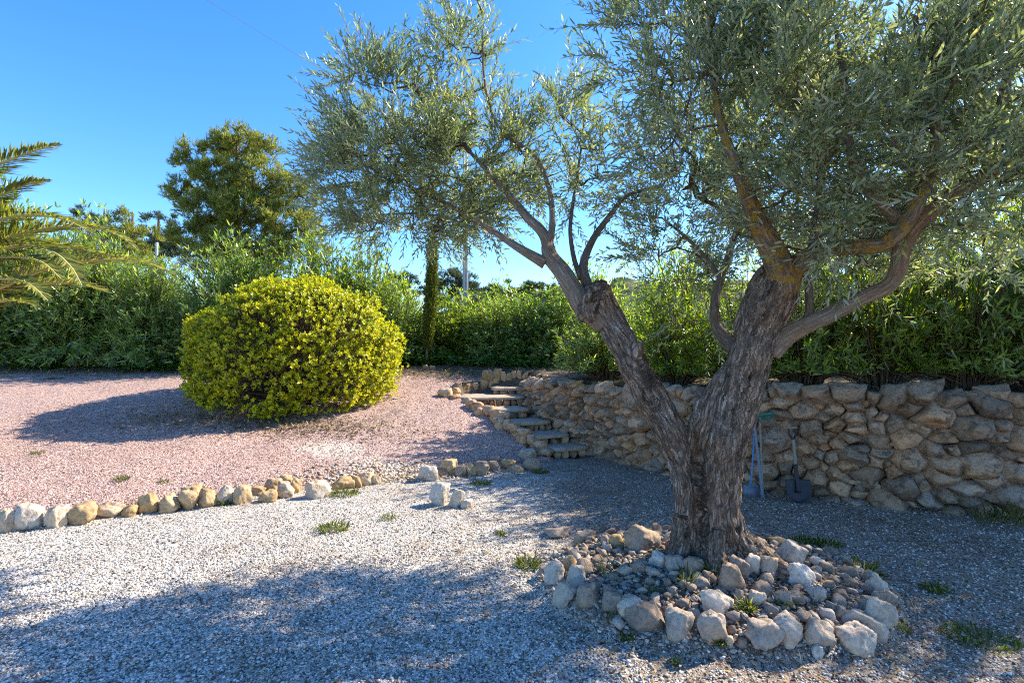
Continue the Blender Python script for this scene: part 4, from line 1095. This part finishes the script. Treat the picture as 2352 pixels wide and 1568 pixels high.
build_yellow()

# ------------------------------------------------------------------ conifers
def pine(px, pybase, d, lobes, label, mat, name='pine_tree', dens=1.0, nl=.24, group=None, trunk=None):
    b = Wp(px, 800, d); b[2] = float(H(b[0], b[1])) if d < 60 else 1.0
    root = empty(name, b); tag(root, label, 'tree', group)
    L = [(Wp(a, c, dd), tuple(q * (.84 if d < 30 else 1) for q in r), k) for a, c, dd, r, k in lobes]
    ztop = max(l[0][2] + l[1][2] * .6 for l in L)
    tr = np.array([[b[0], b[1], b[2] - .2, d * .011], [b[0] + .1, b[1], b[2] + (ztop - b[2]) * .4, d * .009], [b[0] - .1, b[1] + .1, b[2] + (ztop - b[2]) * .75, d * .005], [b[0], b[1], ztop, d * .0012]])
    Vt, Ft, bt = tube(tr, 60, 14, bark_fun(.1, 1.3, .08))
    mesh_np('trunk', Vt, Ft, M['bark'], root, smooth=True, attrs={'bark': bt}, local=root.location)
    C, _ = catmull(tr, 30)
    att, ctr = sample_lobes(L, dens)
    buf, par, w, term, n0 = grow(C[6:, :3], att, .6, .05, -.02)
    idx = np.arange(n0, len(buf)); r = .012 * w[idx] ** .5; rp = np.where(par[idx] >= n0, .012 * w[par[idx]] ** .5, r)
    Vb, Fb = seg_tubes(buf[par[idx]], buf[idx], rp, r, 4)
    mesh_np('branches', Vb, Fb, M['twig'], root, attrs={'bark': Vb}, local=root.location)
    order = np.argsort(np.array([np.min(np.linalg.norm(C[6:, :3] - a, axis=1)) for a in att]))
    reps = 13; base_ = np.repeat(buf[term], reps, 0); c_ = np.repeat(ctr[order], reps, 0)
    o_ = rdir(len(base_)); base_ = base_ + o_ * rng.uniform(.08, .4, (len(base_), 1)) * [1, 1, .7]
    ax = norm(norm(base_ - c_) * .5 + o_ * .5 + [0, 0, .75])
    P, D, N_ = [], [], []
    S = norm(np.cross(ax, rdir(len(ax)))); Q = np.cross(ax, S)
    for j in range(9):
        th = j * 2.4 + rng.uniform(0, .7, len(ax)); an = rng.uniform(.15, 1.0, len(ax)); rad = S * np.cos(th)[:, None] + Q * np.sin(th)[:, None]
        P.append(base_ - ax * rng.uniform(0, .18, (len(ax), 1))); D.append(ax * np.cos(an)[:, None] + rad * np.sin(an)[:, None]); N_.append(rdir(len(ax)))
    P, D, N_ = map(np.vstack, (P, D, N_)); q = len(P)
    V, F = leaves(P, D, N_, nl * rng.uniform(.7, 1.2, q), nl * .115 * rng.uniform(.8, 1.2, q), .1)
    mesh_np('crown', V, F, M[mat], root, local=root.location)
    print(name, len(F))
def pl(*a): return a
pine(545, 600, 27, [
  pl(545, 330, 27, (1.4, 1.4, 1.1), 1), pl(500, 330, 27, (.9, 1, .7), 1), pl(610, 345, 26.6, (.9, 1, .8), 1), pl(440, 330, 27, (.8, .9, .6), 1), pl(430, 375, 27, (.9, 1, .7), 1),
  pl(510, 400, 26.5, (1.7, 1.6, 1.2), 1), pl(600, 410, 26.5, (1.6, 1.5, 1.2), 1), pl(420, 440, 27, (1.0, 1.1, .9), 1), pl(470, 480, 26.5, (1.6, 1.5, 1.1), 1), pl(660, 430, 26.5, (1.1, 1.2, .9), 1),
  pl(560, 480, 26, (2.0, 1.6, 1.2), 1), pl(660, 500, 26, (1.6, 1.5, 1.1), 1), pl(705, 440, 26.5, (.8, 1, .8), 1), pl(715, 520, 26, (.9, 1, .8), 1), pl(440, 540, 26.5, (1.3, 1.4, .9), 1), pl(520, 555, 26, (1.8, 1.6, .9), 1), pl(630, 565, 26, (1.9, 1.6, .9), 1), pl(725, 575, 26, (.8, 1, .6), 1),
  pl(470, 600, 26.5, (1.4, 1.4, .8), 1), pl(600, 620, 26, (1.6, 1.4, .8), 1)],
  'tall broad pine tree standing alone against the sky', 'pine', dens=11, nl=.22)
GP = 'small dark pines far behind the hedge'
pine(305, 560, 34, [pl(300, 500, 34, (.5, .6, .6), 1), pl(285, 530, 34, (1.0, 1, .7), 1), pl(320, 545, 34, (1.2, 1, .9), 1), pl(300, 580, 34, (1.4, 1.2, .9), 1)], 'olive green small pine left of the dark blue pines', 'pine', dens=4, nl=.3, group=GP)
pine(365, 560, 44, [pl(345, 500, 44, (.7, .8, .7), 1), pl(385, 505, 44, (.9, .9, .8), 1), pl(370, 545, 44, (2.0, 1.4, 1.0), 1), pl(400, 560, 44, (1.7, 1.4, 1.0), 1), pl(340, 585, 44, (2, 1.4, 1.0), 1)], 'dark blue green pine between the fence post and the big pine', 'pinefar', dens=2.4, nl=.36, group=GP)
pine(240, 560, 46, [pl(240, 492, 46, (1.1, 1, .8), 1), pl(265, 520, 46, (1.4, 1, .9), 1), pl(200, 495, 46, (1.0, 1, .9), 1), pl(230, 550, 46, (2.2, 1.4, 1.2), 1)], 'dark pine showing just above the left oleanders', 'pinefar', dens=2.4, nl=.36, group=GP)
pine(1050, 640, 38, [pl(1040, 650, 38, (1.3, 1.2, 1.0), 1), pl(1075, 640, 38, (1.0, 1, .8), 1), pl(1020, 670, 38, (1.4, 1.2, .9), 1), pl(1060, 690, 38, (2.2, 1.2, 1), 1)], 'rounded pine behind the foot of the utility pole', 'pinefar', dens=4, nl=.3, group=GP)
pine(1170, 650, 60, [pl(1130, 672, 60, (2.4, 1.6, 1.0), 1), pl(1180, 668, 60, (2.6, 1.6, 1.2), 1), pl(1230, 672, 60, (2.6, 1.6, 1.2), 1), pl(1150, 700, 60, (4, 2, 1.4), 1), pl(1240, 700, 60, (4, 2, 1.4), 1)], 'broad far pine right of the utility pole', 'pinefar', dens=1.6, nl=.5, group=GP)
pine(935, 650, 50, [pl(930, 640, 50, (1.0, 1, .7), 1), pl(915, 650, 50, (1.4, 1, .8), 1), pl(950, 665, 50, (1.5, 1, .8), 1)], 'far pine tip left of the slim cypress', 'pinefar', dens=2.4, nl=.4, group=GP)

def build_cypress():
    p = hit(980, 839); d = p[1]; x0 = p[0]; z0 = p[2]
    root = empty('cypress_tree', (x0, d, z0)); tag(root, 'slim columnar cypress with a bare foot in front of the hedge', 'tree')
    Hh = (839 - 545) / FPX * d
    P = np.array([[0, 0, -.1, .035], [.02, 0, Hh * .3, .028], [.09, 0, Hh * .6, .02], [.12, 0, Hh, .004]])
    Vt, Ft, bt = tube(P, 50, 10, bark_fun(.1, 1.3, .08)); mesh_np('trunk', Vt, Ft, M['limb'], root, smooth=True, attrs={'bark': bt})
    n = 3600; t = rng.uniform(.1, 1, n) ** .9; z = Hh * t
    cx = np.interp(z, P[:, 2], P[:, 0]) + .03
    rad = .125 * np.interp(t, [.08, .2, .45, .75, .93, 1], [.35, .6, 1, .95, .6, .12]) * np.sqrt(rng.uniform(.2, 1, n)) * (1 + .3 * vnoise(np.c_[t * 25, t * 0, t * 0]))
    a = rng.uniform(0, 6.28, n)
    P0 = np.stack([cx + rad * np.cos(a), rad * np.sin(a), z], -1)
    ax = norm(np.stack([np.cos(a) * .45, np.sin(a) * .45, 1 + 0 * a], -1) + rng.normal(size=(n, 3)) * .2)
    PP, DD, NN = [], [], []
    for j in range(5):
        PP.append(P0 + rng.normal(size=(n, 3)) * .02); DD.append(ax + rng.normal(size=(n, 3)) * .35); NN.append(rdir(n))
    PP, DD, NN = map(np.vstack, (PP, DD, NN)); q = len(PP)
    V, F = leaves(PP, DD, NN, .075 * rng.uniform(.7, 1.2, q), .018, .1)
    mesh_np('crown', V, F, M['cypress'], root)
build_cypress()

# ------------------------------------------------------------------ palm
def build_palm():
    c = Wp(-330, 640, 6.2)
    zg = float(H(c[0], c[1])); root = empty('palm_tree', (c[0], c[1], zg)); tag(root, 'date palm at the left edge with arching yellow green fronds', 'tree')
    lo = np.array(root.location)
    tr = np.array([[c[0], c[1], zg - .2, .3], [c[0], c[1], zg + .8, .26], [c[0], c[1], c[2] - .3, .28], [c[0], c[1], c[2] + .15, .2]])
    f = lambda cc, s, l, rr: 1 + .12 * (1 - np.abs(((l * 9 + np.arctan2(s, cc) * 1.6) % 1) * 2 - 1))
    Vt, Ft, bt = tube(tr, 120, 40, f); mesh_np('trunk', Vt, Ft, M['palmwood'], root, smooth=True, attrs={'bark': bt}, local=lo)
    fr = [
     [(-330, 600, 6.2), (-180, 455, 6.1), (-20, 385, 6.0), (70, 350, 5.95), (135, 331, 5.9)],
     [(-330, 620, 6.2), (-150, 515, 6.3), (-10, 455, 6.35), (60, 425, 6.4), (112, 414, 6.4)],
     [(-330, 640, 6.2), (-120, 600, 6.2), (60, 535, 6.2), (200, 520, 6.2), (270, 540, 6.2), (312, 570, 6.2)],
     [(-330, 650, 6.2), (-120, 640, 6.0), (20, 570, 5.8), (110, 575, 5.6), (160, 610, 5.5), (188, 655, 5.4)],
     [(-330, 660, 6.2), (-100, 690, 6.2), (100, 620, 6.2), (220, 598, 6.2), (320, 600, 6.2), (402, 630, 6.2)],
     [(-330, 660, 6.2), (-150, 660, 5.7), (-20, 640, 5.3), (60, 650, 5.1), (110, 690, 5.0)],
     [(-330, 650, 6.2), (-130, 570, 6.6), (40, 560, 6.9), (160, 570, 7.1), (270, 590, 7.2)],
     [(-330, 680, 6.2), (-180, 720, 5.9), (-60, 705, 5.7), (20, 690, 5.6), (80, 700, 5.5)],
     [(-330, 640, 6.2), (-140, 560, 6.0), (20, 500, 5.9), (130, 500, 5.8), (215, 535, 5.75)],
     [(-330, 660, 6.2), (-120, 680, 6.4), (60, 655, 6.5), (170, 650, 6.5), (250, 672, 6.5)],
     [(-330, 650, 6.2), (-160, 610, 5.8), (0, 590, 5.5), (90, 600, 5.35), (140, 640, 5.3)],
     [(-330, 600, 6.2), (-420, 420, 6.5), (-560, 330, 7.0), (-700, 360, 7.3)],
     [(-330, 620, 6.2), (-500, 520, 5.8), (-680, 520, 5.5), (-820, 620, 5.3)],
     [(-330, 600, 6.2), (-300, 400, 7.2), (-260, 300, 8.0), (-200, 330, 8.6)],
     [(-330, 640, 6.2), (-220, 470, 5.6), (-180, 420, 5.0), (-200, 470, 4.5)],
     [(-330, 660, 6.2), (-560, 640, 6.6), (-760, 700, 6.8)],
    ]
    for P in fr:
        Q = np.array([[*Wp(*p), .02] for p in P]); Q[:, 3] = np.linspace(.028, .004, len(Q))
        C, s = catmull(Q, 190); L = s[-1]
        Vr, Fr, _ = tube(Q, 60, 6)
        T = norm(np.gradient(C[:, :3], axis=0)); up = np.array([0, 0, 1.]); S = norm(np.cross(T, up)); Up = np.cross(S, T)
        k0 = 26; pp, dd, nn, ll = [], [], [], []
        t = s[k0:] / L
        for sd in (-1, 1):
            m = len(t)
            fwd = .85 + .7 * t
            D = S[k0:] * sd * .8 + T[k0:] * fwd[:, None] + Up[k0:] * rng.uniform(.15, .6, m)[:, None] + rng.normal(size=(m, 3)) * .1
            pp.append(C[k0:, :3]); dd.append(D); nn.append(norm(Up[k0:] + S[k0:] * -sd * .8 + rng.normal(size=(m, 3)) * .2)); ll.append(.44 * np.interp(t, [0, .25, .6, .9, 1], [.45, .9, .9, .42, .1]) * rng.uniform(.85, 1.1, m))
        V, F = leaves(np.vstack(pp), np.vstack(dd), np.vstack(nn), np.concatenate(ll), .017, rng.uniform(.05, .3, 2 * len(t)))
        o = mesh_np('frond', V, F, M['palm'], root, local=lo)
        rc = mesh_np('rachis', Vr, Fr, M['rachis'], o, smooth=True, local=lo)
build_palm()

# ------------------------------------------------------------------ pole, cable, fence
def build_pole():
    d = 21.0; x = (1069 - CX) / FPX * d; zg = float(H(x, d)); zt = EYE + (800 - 310) / FPX * d
    root = empty('utility_pole', (x, d, zg)); tag(root, 'grey concrete utility pole rising behind the hedge', 'utility pole')
    w = .2
    def box(cx, cy, z0, z1, a0, b0, a1, b1):
        V = np.array([[cx + sx * a, cy + sy * b, z] for z, a, b in ((z0, a0, b0), (z1, a1, b1)) for sx, sy in ((-1, -1), (1, -1), (1, 1), (-1, 1))])
        return V, np.array([[0, 1, 5, 4], [1, 2, 6, 5], [2, 3, 7, 6], [3, 0, 4, 7], [4, 5, 6, 7], [3, 2, 1, 0]]), None
    A, F, _ = merge([box(x - .055, d, zg - .3, zt, .05, .14, .035, .09), box(x + .055, d, zg - .3, zt, .05, .14, .035, .09)] + [box(x, d, z, z + .35, .012, .1, .012, .08) for z in np.arange(zg + .2, zt - .3, .9)])
    mesh_np('shaft', A, F, M['concrete'], root, local=root.location)
    A, F, _ = merge([box(x, d - .1, zt - .5, zt - .38, .75, .05, .75, .05)]); mesh_np('cross_arm', A, F, M['steel'], root, local=root.location)
    for sx in (-.65, 0, .65):
        Vi, Fi, _ = tube(np.array([[x + sx, d - .1, zt - .38, .05], [x + sx, d - .1, zt - .3, .06], [x + sx, d - .1, zt - .2, .03]]), 10, 10)
        mesh_np('insulator', Vi, Fi, M['concrete'], root, smooth=True, local=root.location)
    # the cable leaves towards the upper left over the garden
    a = np.array([x - .65, d - .1, zt - .2]); b = Wp(380, -55, 16.0); b2 = Wp(-100, -320, 11.0)
    pts = [a, (a + b) / 2 - [0, 0, .12], b, b2]
    Vc, Fc, _ = tube(np.array([[*p, .006] for p in pts]), 60, 6)
    c = mesh_np('power_cable', Vc, Fc, M['wire'], None, smooth=True); tag(c, 'thin overhead cable crossing the blue sky at upper left', 'cable')
build_pole()

def build_fence():
    d = 13.6; x = (360 - CX) / FPX * d; zg = float(H(x, d)); zt = EYE + (800 - 557) / FPX * d
    root = empty('wire_fence', (x, d, zg)); tag(root, 'galvanised fence post with wire mesh sticking up out of the hedge', 'fence')
    Vt, Ft, _ = tube(np.array([[x, d, zg - .2, .035], [x, d, zt - .02, .035], [x, d, zt, .037]]), 10, 16); mesh_np('post', Vt, Ft, M['steel'], root, smooth=True, local=root.location)
    A, B = [], []; x1 = x + 1.0; hgt = zt - zg - .42
    for k in np.arange(-hgt, 1.0, .11):
        for sgn in (1, -1):
            p, q = max(0, k), min(1.0, k + hgt)
            if q <= p: continue
            za, zb = p - k, q - k
            if sgn < 0: za, zb = hgt - za, hgt - zb
            A.append([x + p, d + .01 * sgn, zg + .05 + za]); B.append([x + q, d + .01 * sgn, zg + .05 + zb])
    for z in (.1, hgt * .5, hgt): A.append([x, d, zg + z]); B.append([x1, d, zg + z])
    Vw, Fw = seg_tubes(A, B, .0028, .0028, 4); mesh_np('wire_mesh', Vw, Fw, M['steel'], root, local=root.location)
    Vt, Ft, _ = tube(np.array([[x1, d, zg - .2, .03], [x1, d, zt - .9, .03]]), 6, 12); mesh_np('post', Vt, Ft, M['steel'], root, smooth=True, local=root.location)
build_fence()

# ------------------------------------------------------------------ garden tools leaning on the wall
def cyl(name, a, b, r0, r1, mat, root, ns=14, bend=None):
    a, b = np.asarray(a, float), np.asarray(b, float)
    P = [np.r_[a, r0]]
    if bend is not None: P.append(np.r_[(a + b) / 2 + bend, (r0 + r1) / 2])
    P.append(np.r_[b, r1])
    Vt, Ft, _ = tube(np.array(P), 12, ns); return mesh_np(name, Vt, Ft, mat, root, smooth=True, local=root.location)
def build_tools():
    # rake: handle end on the ground, head up against the wall
    f = hit(1737, 1141); f[1] -= .16
    t = f + [-.012, .2, (1138 - 960) / FPX * f[1] + .05]
    root = empty('garden_rake', f); tag(root, 'rake standing head up against the wall, blue grey handle and green toothed head', 'rake')
    cyl('handle', f, t, .014, .014, M['bluegrey'], root)
    cyl('socket', t - [0, .012, .08], t + [0, .005, .02], .018, .02, M['green'], root)
    hd = t + [.0, -.04, .02]; dv = norm(np.array([.95, -.05, .12]))
    bar0, bar1 = hd - dv * .09, hd + dv * .2
    hb = cyl('head', bar0, bar1, .02, .02, M['green'], root)
    A = np.array([bar0 + (bar1 - bar0) * k for k in np.linspace(.03, .97, 11)]); Bt = A + np.array([.01, -.05, -.075])
    Vw, Fw = seg_tubes(A, Bt, .01, .005, 6); mesh_np('teeth', Vw, Fw, M['green'], root, local=root.location)
    # stick behind
    s0 = f + [.06, .12, 0]; s1 = Wp(1744, 932, f[1] + .33); s0[2] = 0
    r2 = empty('wooden_stick', s0); tag(r2, 'pale wooden stick standing behind the green rake head', 'stick')
    cyl('shaft', s0, s1, .012, .011, M['wood'], r2)
    # blue handled scraper
    g0 = hit(1714, 1130); g0[1] -= .12; b = g0 + [.01, .02, .08]
    top = Wp(1733, 990, g0[1] + .2)
    r3 = empty('garden_scraper', g0); tag(r3, 'scraper with thin light blue handle and grey blade beside the rake', 'scraper')
    cyl('handle', b + [0, 0, .02], top, .008, .008, M['blue'], r3)
    cyl('crossbar', b + [-.085, 0, .018], b + [.085, 0, .018], .008, .008, M['blue'], r3)
    V = np.array([[-.085, 0, .1], [.085, 0, .1], [.1, -.05, -.01], [-.1, -.05, -.01], [-.085, .006, .1], [.085, .006, .1], [.1, -.042, -.01], [-.1, -.042, -.01]]) + g0
    mesh_np('blade', V, np.array([[0, 1, 2, 3], [7, 6, 5, 4], [0, 4, 5, 1], [1, 5, 6, 2], [2, 6, 7, 3], [3, 7, 4, 0]]), M['greyblade'], r3, local=r3.location)
    # shovel
    h0 = hit(1828, 1150); h0[1] -= .05; r4 = empty('shovel', h0); tag(r4, 'shovel with black blade and D-shaped grip leaning on the stone wall', 'shovel')
    k = h0[1] / FPX; lean = np.array([.0, .3, 1.0])
    def at(dx, up): return h0 + np.array([dx * k, 0, 0]) + np.array([0, .22, 1.0]) * (up * k)
    # blade: dished surface, rounded point down
    nu, nv = 18, 14; VV = []
    for th in (0, -.006):
        for i in range(nu):
            v = i / (nu - 1)
            hw = 29 * (1 - max(0, (.55 - v) / .55) ** 2.4) ** .5 if v < .55 else 29 - 1.5 * (v - .55)
            hw = max(hw, 2.5)
            for j in range(nv):
                u = -1 + 2 * j / (nv - 1)
                p = at(u * hw, 1 + v * 50); p[1] += -.03 * (u * u) - .01 + th + .02 * abs(u) * (v - .5)
                VV.append(p)
    F1 = grid_faces(nu, nv); F2 = F1[:, ::-1] + nu * nv
    rim = []
    idx = [*range(nv)] + [i * nv + nv - 1 for i in range(1, nu)] + [(nu - 1) * nv + j for j in range(nv - 2, -1, -1)] + [i * nv for i in range(nu - 2, 0, -1)]
    for a, b_ in zip(idx, idx[1:] + idx[:1]): rim.append([a, a + nu * nv, b_ + nu * nv, b_])
    mesh_np('blade', np.array(VV), np.vstack([F1, F2, np.array(rim)]), M['blackiron'], r4, smooth=True, local=r4.location)
    cyl('socket', at(0, 22) - [0, .03, 0], at(2.5, 84) - [0, .012, 0], .026, .02, M['blackiron'], r4)
    cyl('shaft', at(2.4, 82) - [0, .012, 0], at(5, 138), .019, .017, M['wood'], r4)
    Yj = at(5, 137); gl, gr = at(-3, 165), at(13, 166)
    parts = []
    for e, s in ((gl, -1), (gr, 1)):
        m = (Yj + e) / 2 + np.array([s * .018, 0, 0])
        parts.append(tube(np.array([[*Yj, .013], [*m, .011], [*e, .01]]), 14, 10))
    A, F, _ = merge(parts); mesh_np('fork', A, F, M['blackiron'], r4, smooth=True, local=r4.location)
    cyl('grip', gl - [.01, 0, 0], gr + [.01, 0, 0], .013, .013, M['wood'], r4)
build_tools()

# ------------------------------------------------------------------ small plants and litter
def tuft(px, py, w, h, label, broad=False, mat='weed', n=None, name='weed_tuft'):
    p = hit(px, py); d = p[1]; wm, hm = w * d / FPX, h * d / FPX
    root_n = n or int(24 + 600 * wm)
    a = rng.uniform(0, 6.28, root_n); r = np.sqrt(rng.uniform(0, 1, root_n)) * wm / 2
    P = np.stack([r * np.cos(a), r * np.sin(a) * .8, H(p[0] + r * np.cos(a), p[1] + r * np.sin(a) * .8) - p[2]], -1)
    D = np.stack([np.cos(a) * .5, np.sin(a) * .5, np.full(root_n, .5 if broad else 1.3)], -1) + rng.normal(size=(root_n, 3)) * .3
    D[:, 2] = np.abs(D[:, 2]) + .1
    V, F = leaves(P, D, rdir(root_n) + [0, 0, .6], hm * rng.uniform(.5, 1.1, root_n), .008 if broad else .004, rng.uniform(.1, .6, root_n))
    o = mesh_np(name, V, F, M[mat]); o.location = p; tag(o, label, 'weed', 'weeds sprouting in the gravel and stones'); return o
for a in [(765, 1216, 62, 22, 'spreading green weed on the sunlit white gravel', True), (893, 1192, 30, 14, 'small weed below the gap in the kerb'), (790, 1136, 60, 16, 'grassy weed in front of the tan ramp stones', True),
          (515, 1160, 14, 18, 'bright sprout between golden kerb stones', True), (280, 1103, 32, 12, 'low weed in the pink gravel above the golden kerb stone'), (85, 1043, 30, 8, 'tiny weed in the pink gravel at far left'),
          (375, 1108, 22, 9, 'faint weed patch right of the larger pink gravel weed'), (1578, 1345, 22, 46, 'bright upright grass tuft in the heap below the trunk', False, 'weed', 30), (1498, 1362, 22, 28, 'short grass tuft left of the bright upright one', False, 'weed', 26),
          (1648, 1318, 22, 38, 'leafy sprout at the foot of the trunk', True), (1985, 1318, 34, 46, 'feathery weed at the right rim of the stone heap', True), (1410, 1425, 22, 36, 'grass blades in front of the pale slanting slab', False, 'weed', 14),
          (1440, 1464, 24, 18, 'leafy weed at the foot of the long brown boulder', True), (1212, 1300, 50, 26, 'light green weed patch left of the stone ring', True), (1395, 1320, 34, 44, 'wispy grass behind the square grey block', False, 'weed', 26),
          (1655, 1485, 14, 24, 'sprout in front of the squarish pinkish boulder'), (1550, 1530, 12, 22, 'lone sprout on the gravel in front of the heap'), (1715, 1400, 26, 26, 'weed behind the sloping beige boulder', True), (1800, 1390, 30, 24, 'leafy weed in the middle of the heap', True),
          (1845, 1245, 50, 18, 'low weed patch right of the trunk', True), (1900, 1250, 60, 16, 'wider weed patch on the shaded gravel', True), (2250, 1470, 150, 22, 'dark grassy patch at the lower right', True), (2150, 1355, 50, 20, 'dark weed on the shaded gravel at right', True),
          (2262, 1200, 46, 40, 'green grass tuft at the wall foot near the right edge', False, 'weed', 70), (2330, 1208, 50, 56, 'tall grass tuft at the wall foot at the right edge', False, 'weed', 80),
          (1105, 1112, 40, 12, 'small weed on the shaded gravel below the kerb', True), (1240, 1085, 34, 10, 'weed near the foot of the steps', True), (1062, 860, 90, 8, 'low green grass patch on the terrace', True, 'weed', 260),
          (2352 - 300, 1430, 60, 16, 'dark weed right of the large white boulder', True), (1150, 1228, 18, 14, 'yellow green sprout on the gravel left of the tree', True)]:
    tuft(*a)

def scatter_leaves(name, n, sampler, mat, ll, lw, label, cat, up=.25, flat=True, zr=(.0, .02)):
    x, y = sampler(n); n = len(x)
    D = rdir(n); D[:, 2] = np.abs(D[:, 2]) * up
    P = np.stack([x, y, H(x, y) + .012 + rng.uniform(*zr, n)], -1)
    V, F = leaves(P, D, rdir(n) * .4 + [0, 0, 1], ll * rng.uniform(.5, 1.2, n), lw * rng.uniform(.7, 1.2, n), rng.uniform(-.1, .3, n))
    o = mesh_np(name, V, F, M[mat]); tag(o, label, cat, kind='stuff'); return o
def s_litter(n):
    x = rng.uniform(-13, 2, n); y = 12.2 + rng.normal(size=n) * .5 - .25
    x2 = rng.uniform(1.2, 8, n // 2); yy = rng.uniform(5, 10, n // 2)
    k = in_poly(x2, yy, TERR)
    x3 = -4.0 + rng.normal(size=n // 3) * 1.2; y3 = 8.35 + rng.normal(size=n // 3) * .28
    return np.r_[x, x2[k], x3], np.r_[y, yy[k], y3]
scatter_leaves('leaf_litter', 9000, s_litter, 'litter', .09, .018, 'dry fallen leaves along the foot of the hedges', 'leaf litter')
def s_court(n):
    d = rng.uniform(2.4, 7.5, n); x = rng.uniform(-1, 1, n) * d
    k = (d < np.interp(x, BORDER[:, 0], BORDER[:, 1])) & ~in_poly(x, d, TERR) & (rng.uniform(size=n) < np.interp(x, [-1.5, 1.0], [.06, .9]))
    return x[k], d[k]
def s_kerb(n):
    x = rng.uniform(-6, .4, n); y = np.interp(x, BORDER[:, 0], BORDER[:, 1]) - .13 + rng.normal(size=n) * .1
    return x, y
scatter_leaves('kerb_litter', 1500, s_kerb, 'litter', .05, .012, 'dry leaves and straw caught along the kerb stones', 'leaf litter')
scatter_leaves('fallen_olive_leaves', 9000, s_court, 'litter', .05, .011, 'fallen olive leaves scattered over the gravel', 'leaf litter')
def s_ivy(n):
    c = np.array([(-8.6, 12.15), (-8.0, 12.1), (-7.2, 12.2), (-6.3, 12.3), (-1.6, 12.9), (-.6, 12.8), (.3, 12.7), (-2.4, 12.9), (-11, 12.3)]); i = rng.integers(len(c), size=n)
    return c[i, 0] + rng.normal(size=n) * .38, c[i, 1] + rng.normal(size=n) * .22
scatter_leaves('ivy', 4200, s_ivy, 'ivy', .09, .07, 'glossy green ivy creeping at the foot of the hedge', 'ivy', .6, zr=(.0, .22))

# ------------------------------------------------------------------ light, sky, camera
AZ, EL = R(63), R(37.5)
sd = Vector((math.sin(AZ) * math.cos(EL), math.cos(AZ) * math.cos(EL), math.sin(EL)))
sun = bpy.data.lights.new('sun', 'SUN'); sun.energy = 3.9; sun.angle = R(.5); sun.color = (1, .91, .77)
so = bpy.data.objects.new('sun', sun); link(so); so.rotation_euler = sd.to_track_quat('Z', 'Y').to_euler(); so.location = (20, 10, 20)
w = bpy.data.worlds.new('World'); scene.world = w; w.use_nodes = True
nt = w.node_tree; bg = nt.nodes['Background']
sky = nt.nodes.new('ShaderNodeTexSky'); sky.sky_type = 'NISHITA'; sky.sun_disc = False
sky.sun_elevation = EL; sky.sun_rotation = AZ; sky.altitude = 300; sky.air_density = 1.0; sky.dust_density = .35; sky.ozone_density = 4.5
hs = nt.nodes.new('ShaderNodeHueSaturation'); hs.inputs['Saturation'].default_value = 1.26; hs.inputs['Hue'].default_value = .507
nt.links.new(sky.outputs[0], hs.inputs['Color']); nt.links.new(hs.outputs[0], bg.inputs[0]); bg.inputs[1].default_value = .125
cam = bpy.data.cameras.new('camera'); co = bpy.data.objects.new('camera', cam); link(co)
cam.sensor_width = 36; cam.lens = 36 * FPX / 2352; cam.shift_y = (HY - 784) / 2352; cam.clip_start = .05; cam.clip_end = 2000
co.location = (0, 0, EYE); co.rotation_euler = (R(90), 0, 0); scene.camera = co
scene.view_settings.view_transform = 'Standard'; scene.view_settings.look = 'None'; scene.view_settings.exposure = 1.62; scene.view_settings.gamma = 1
scene.cycles.max_bounces = 8; scene.cycles.transparent_max_bounces = 4
scene.cycles.use_denoising = False; scene.cycles.filter_width = 1.1
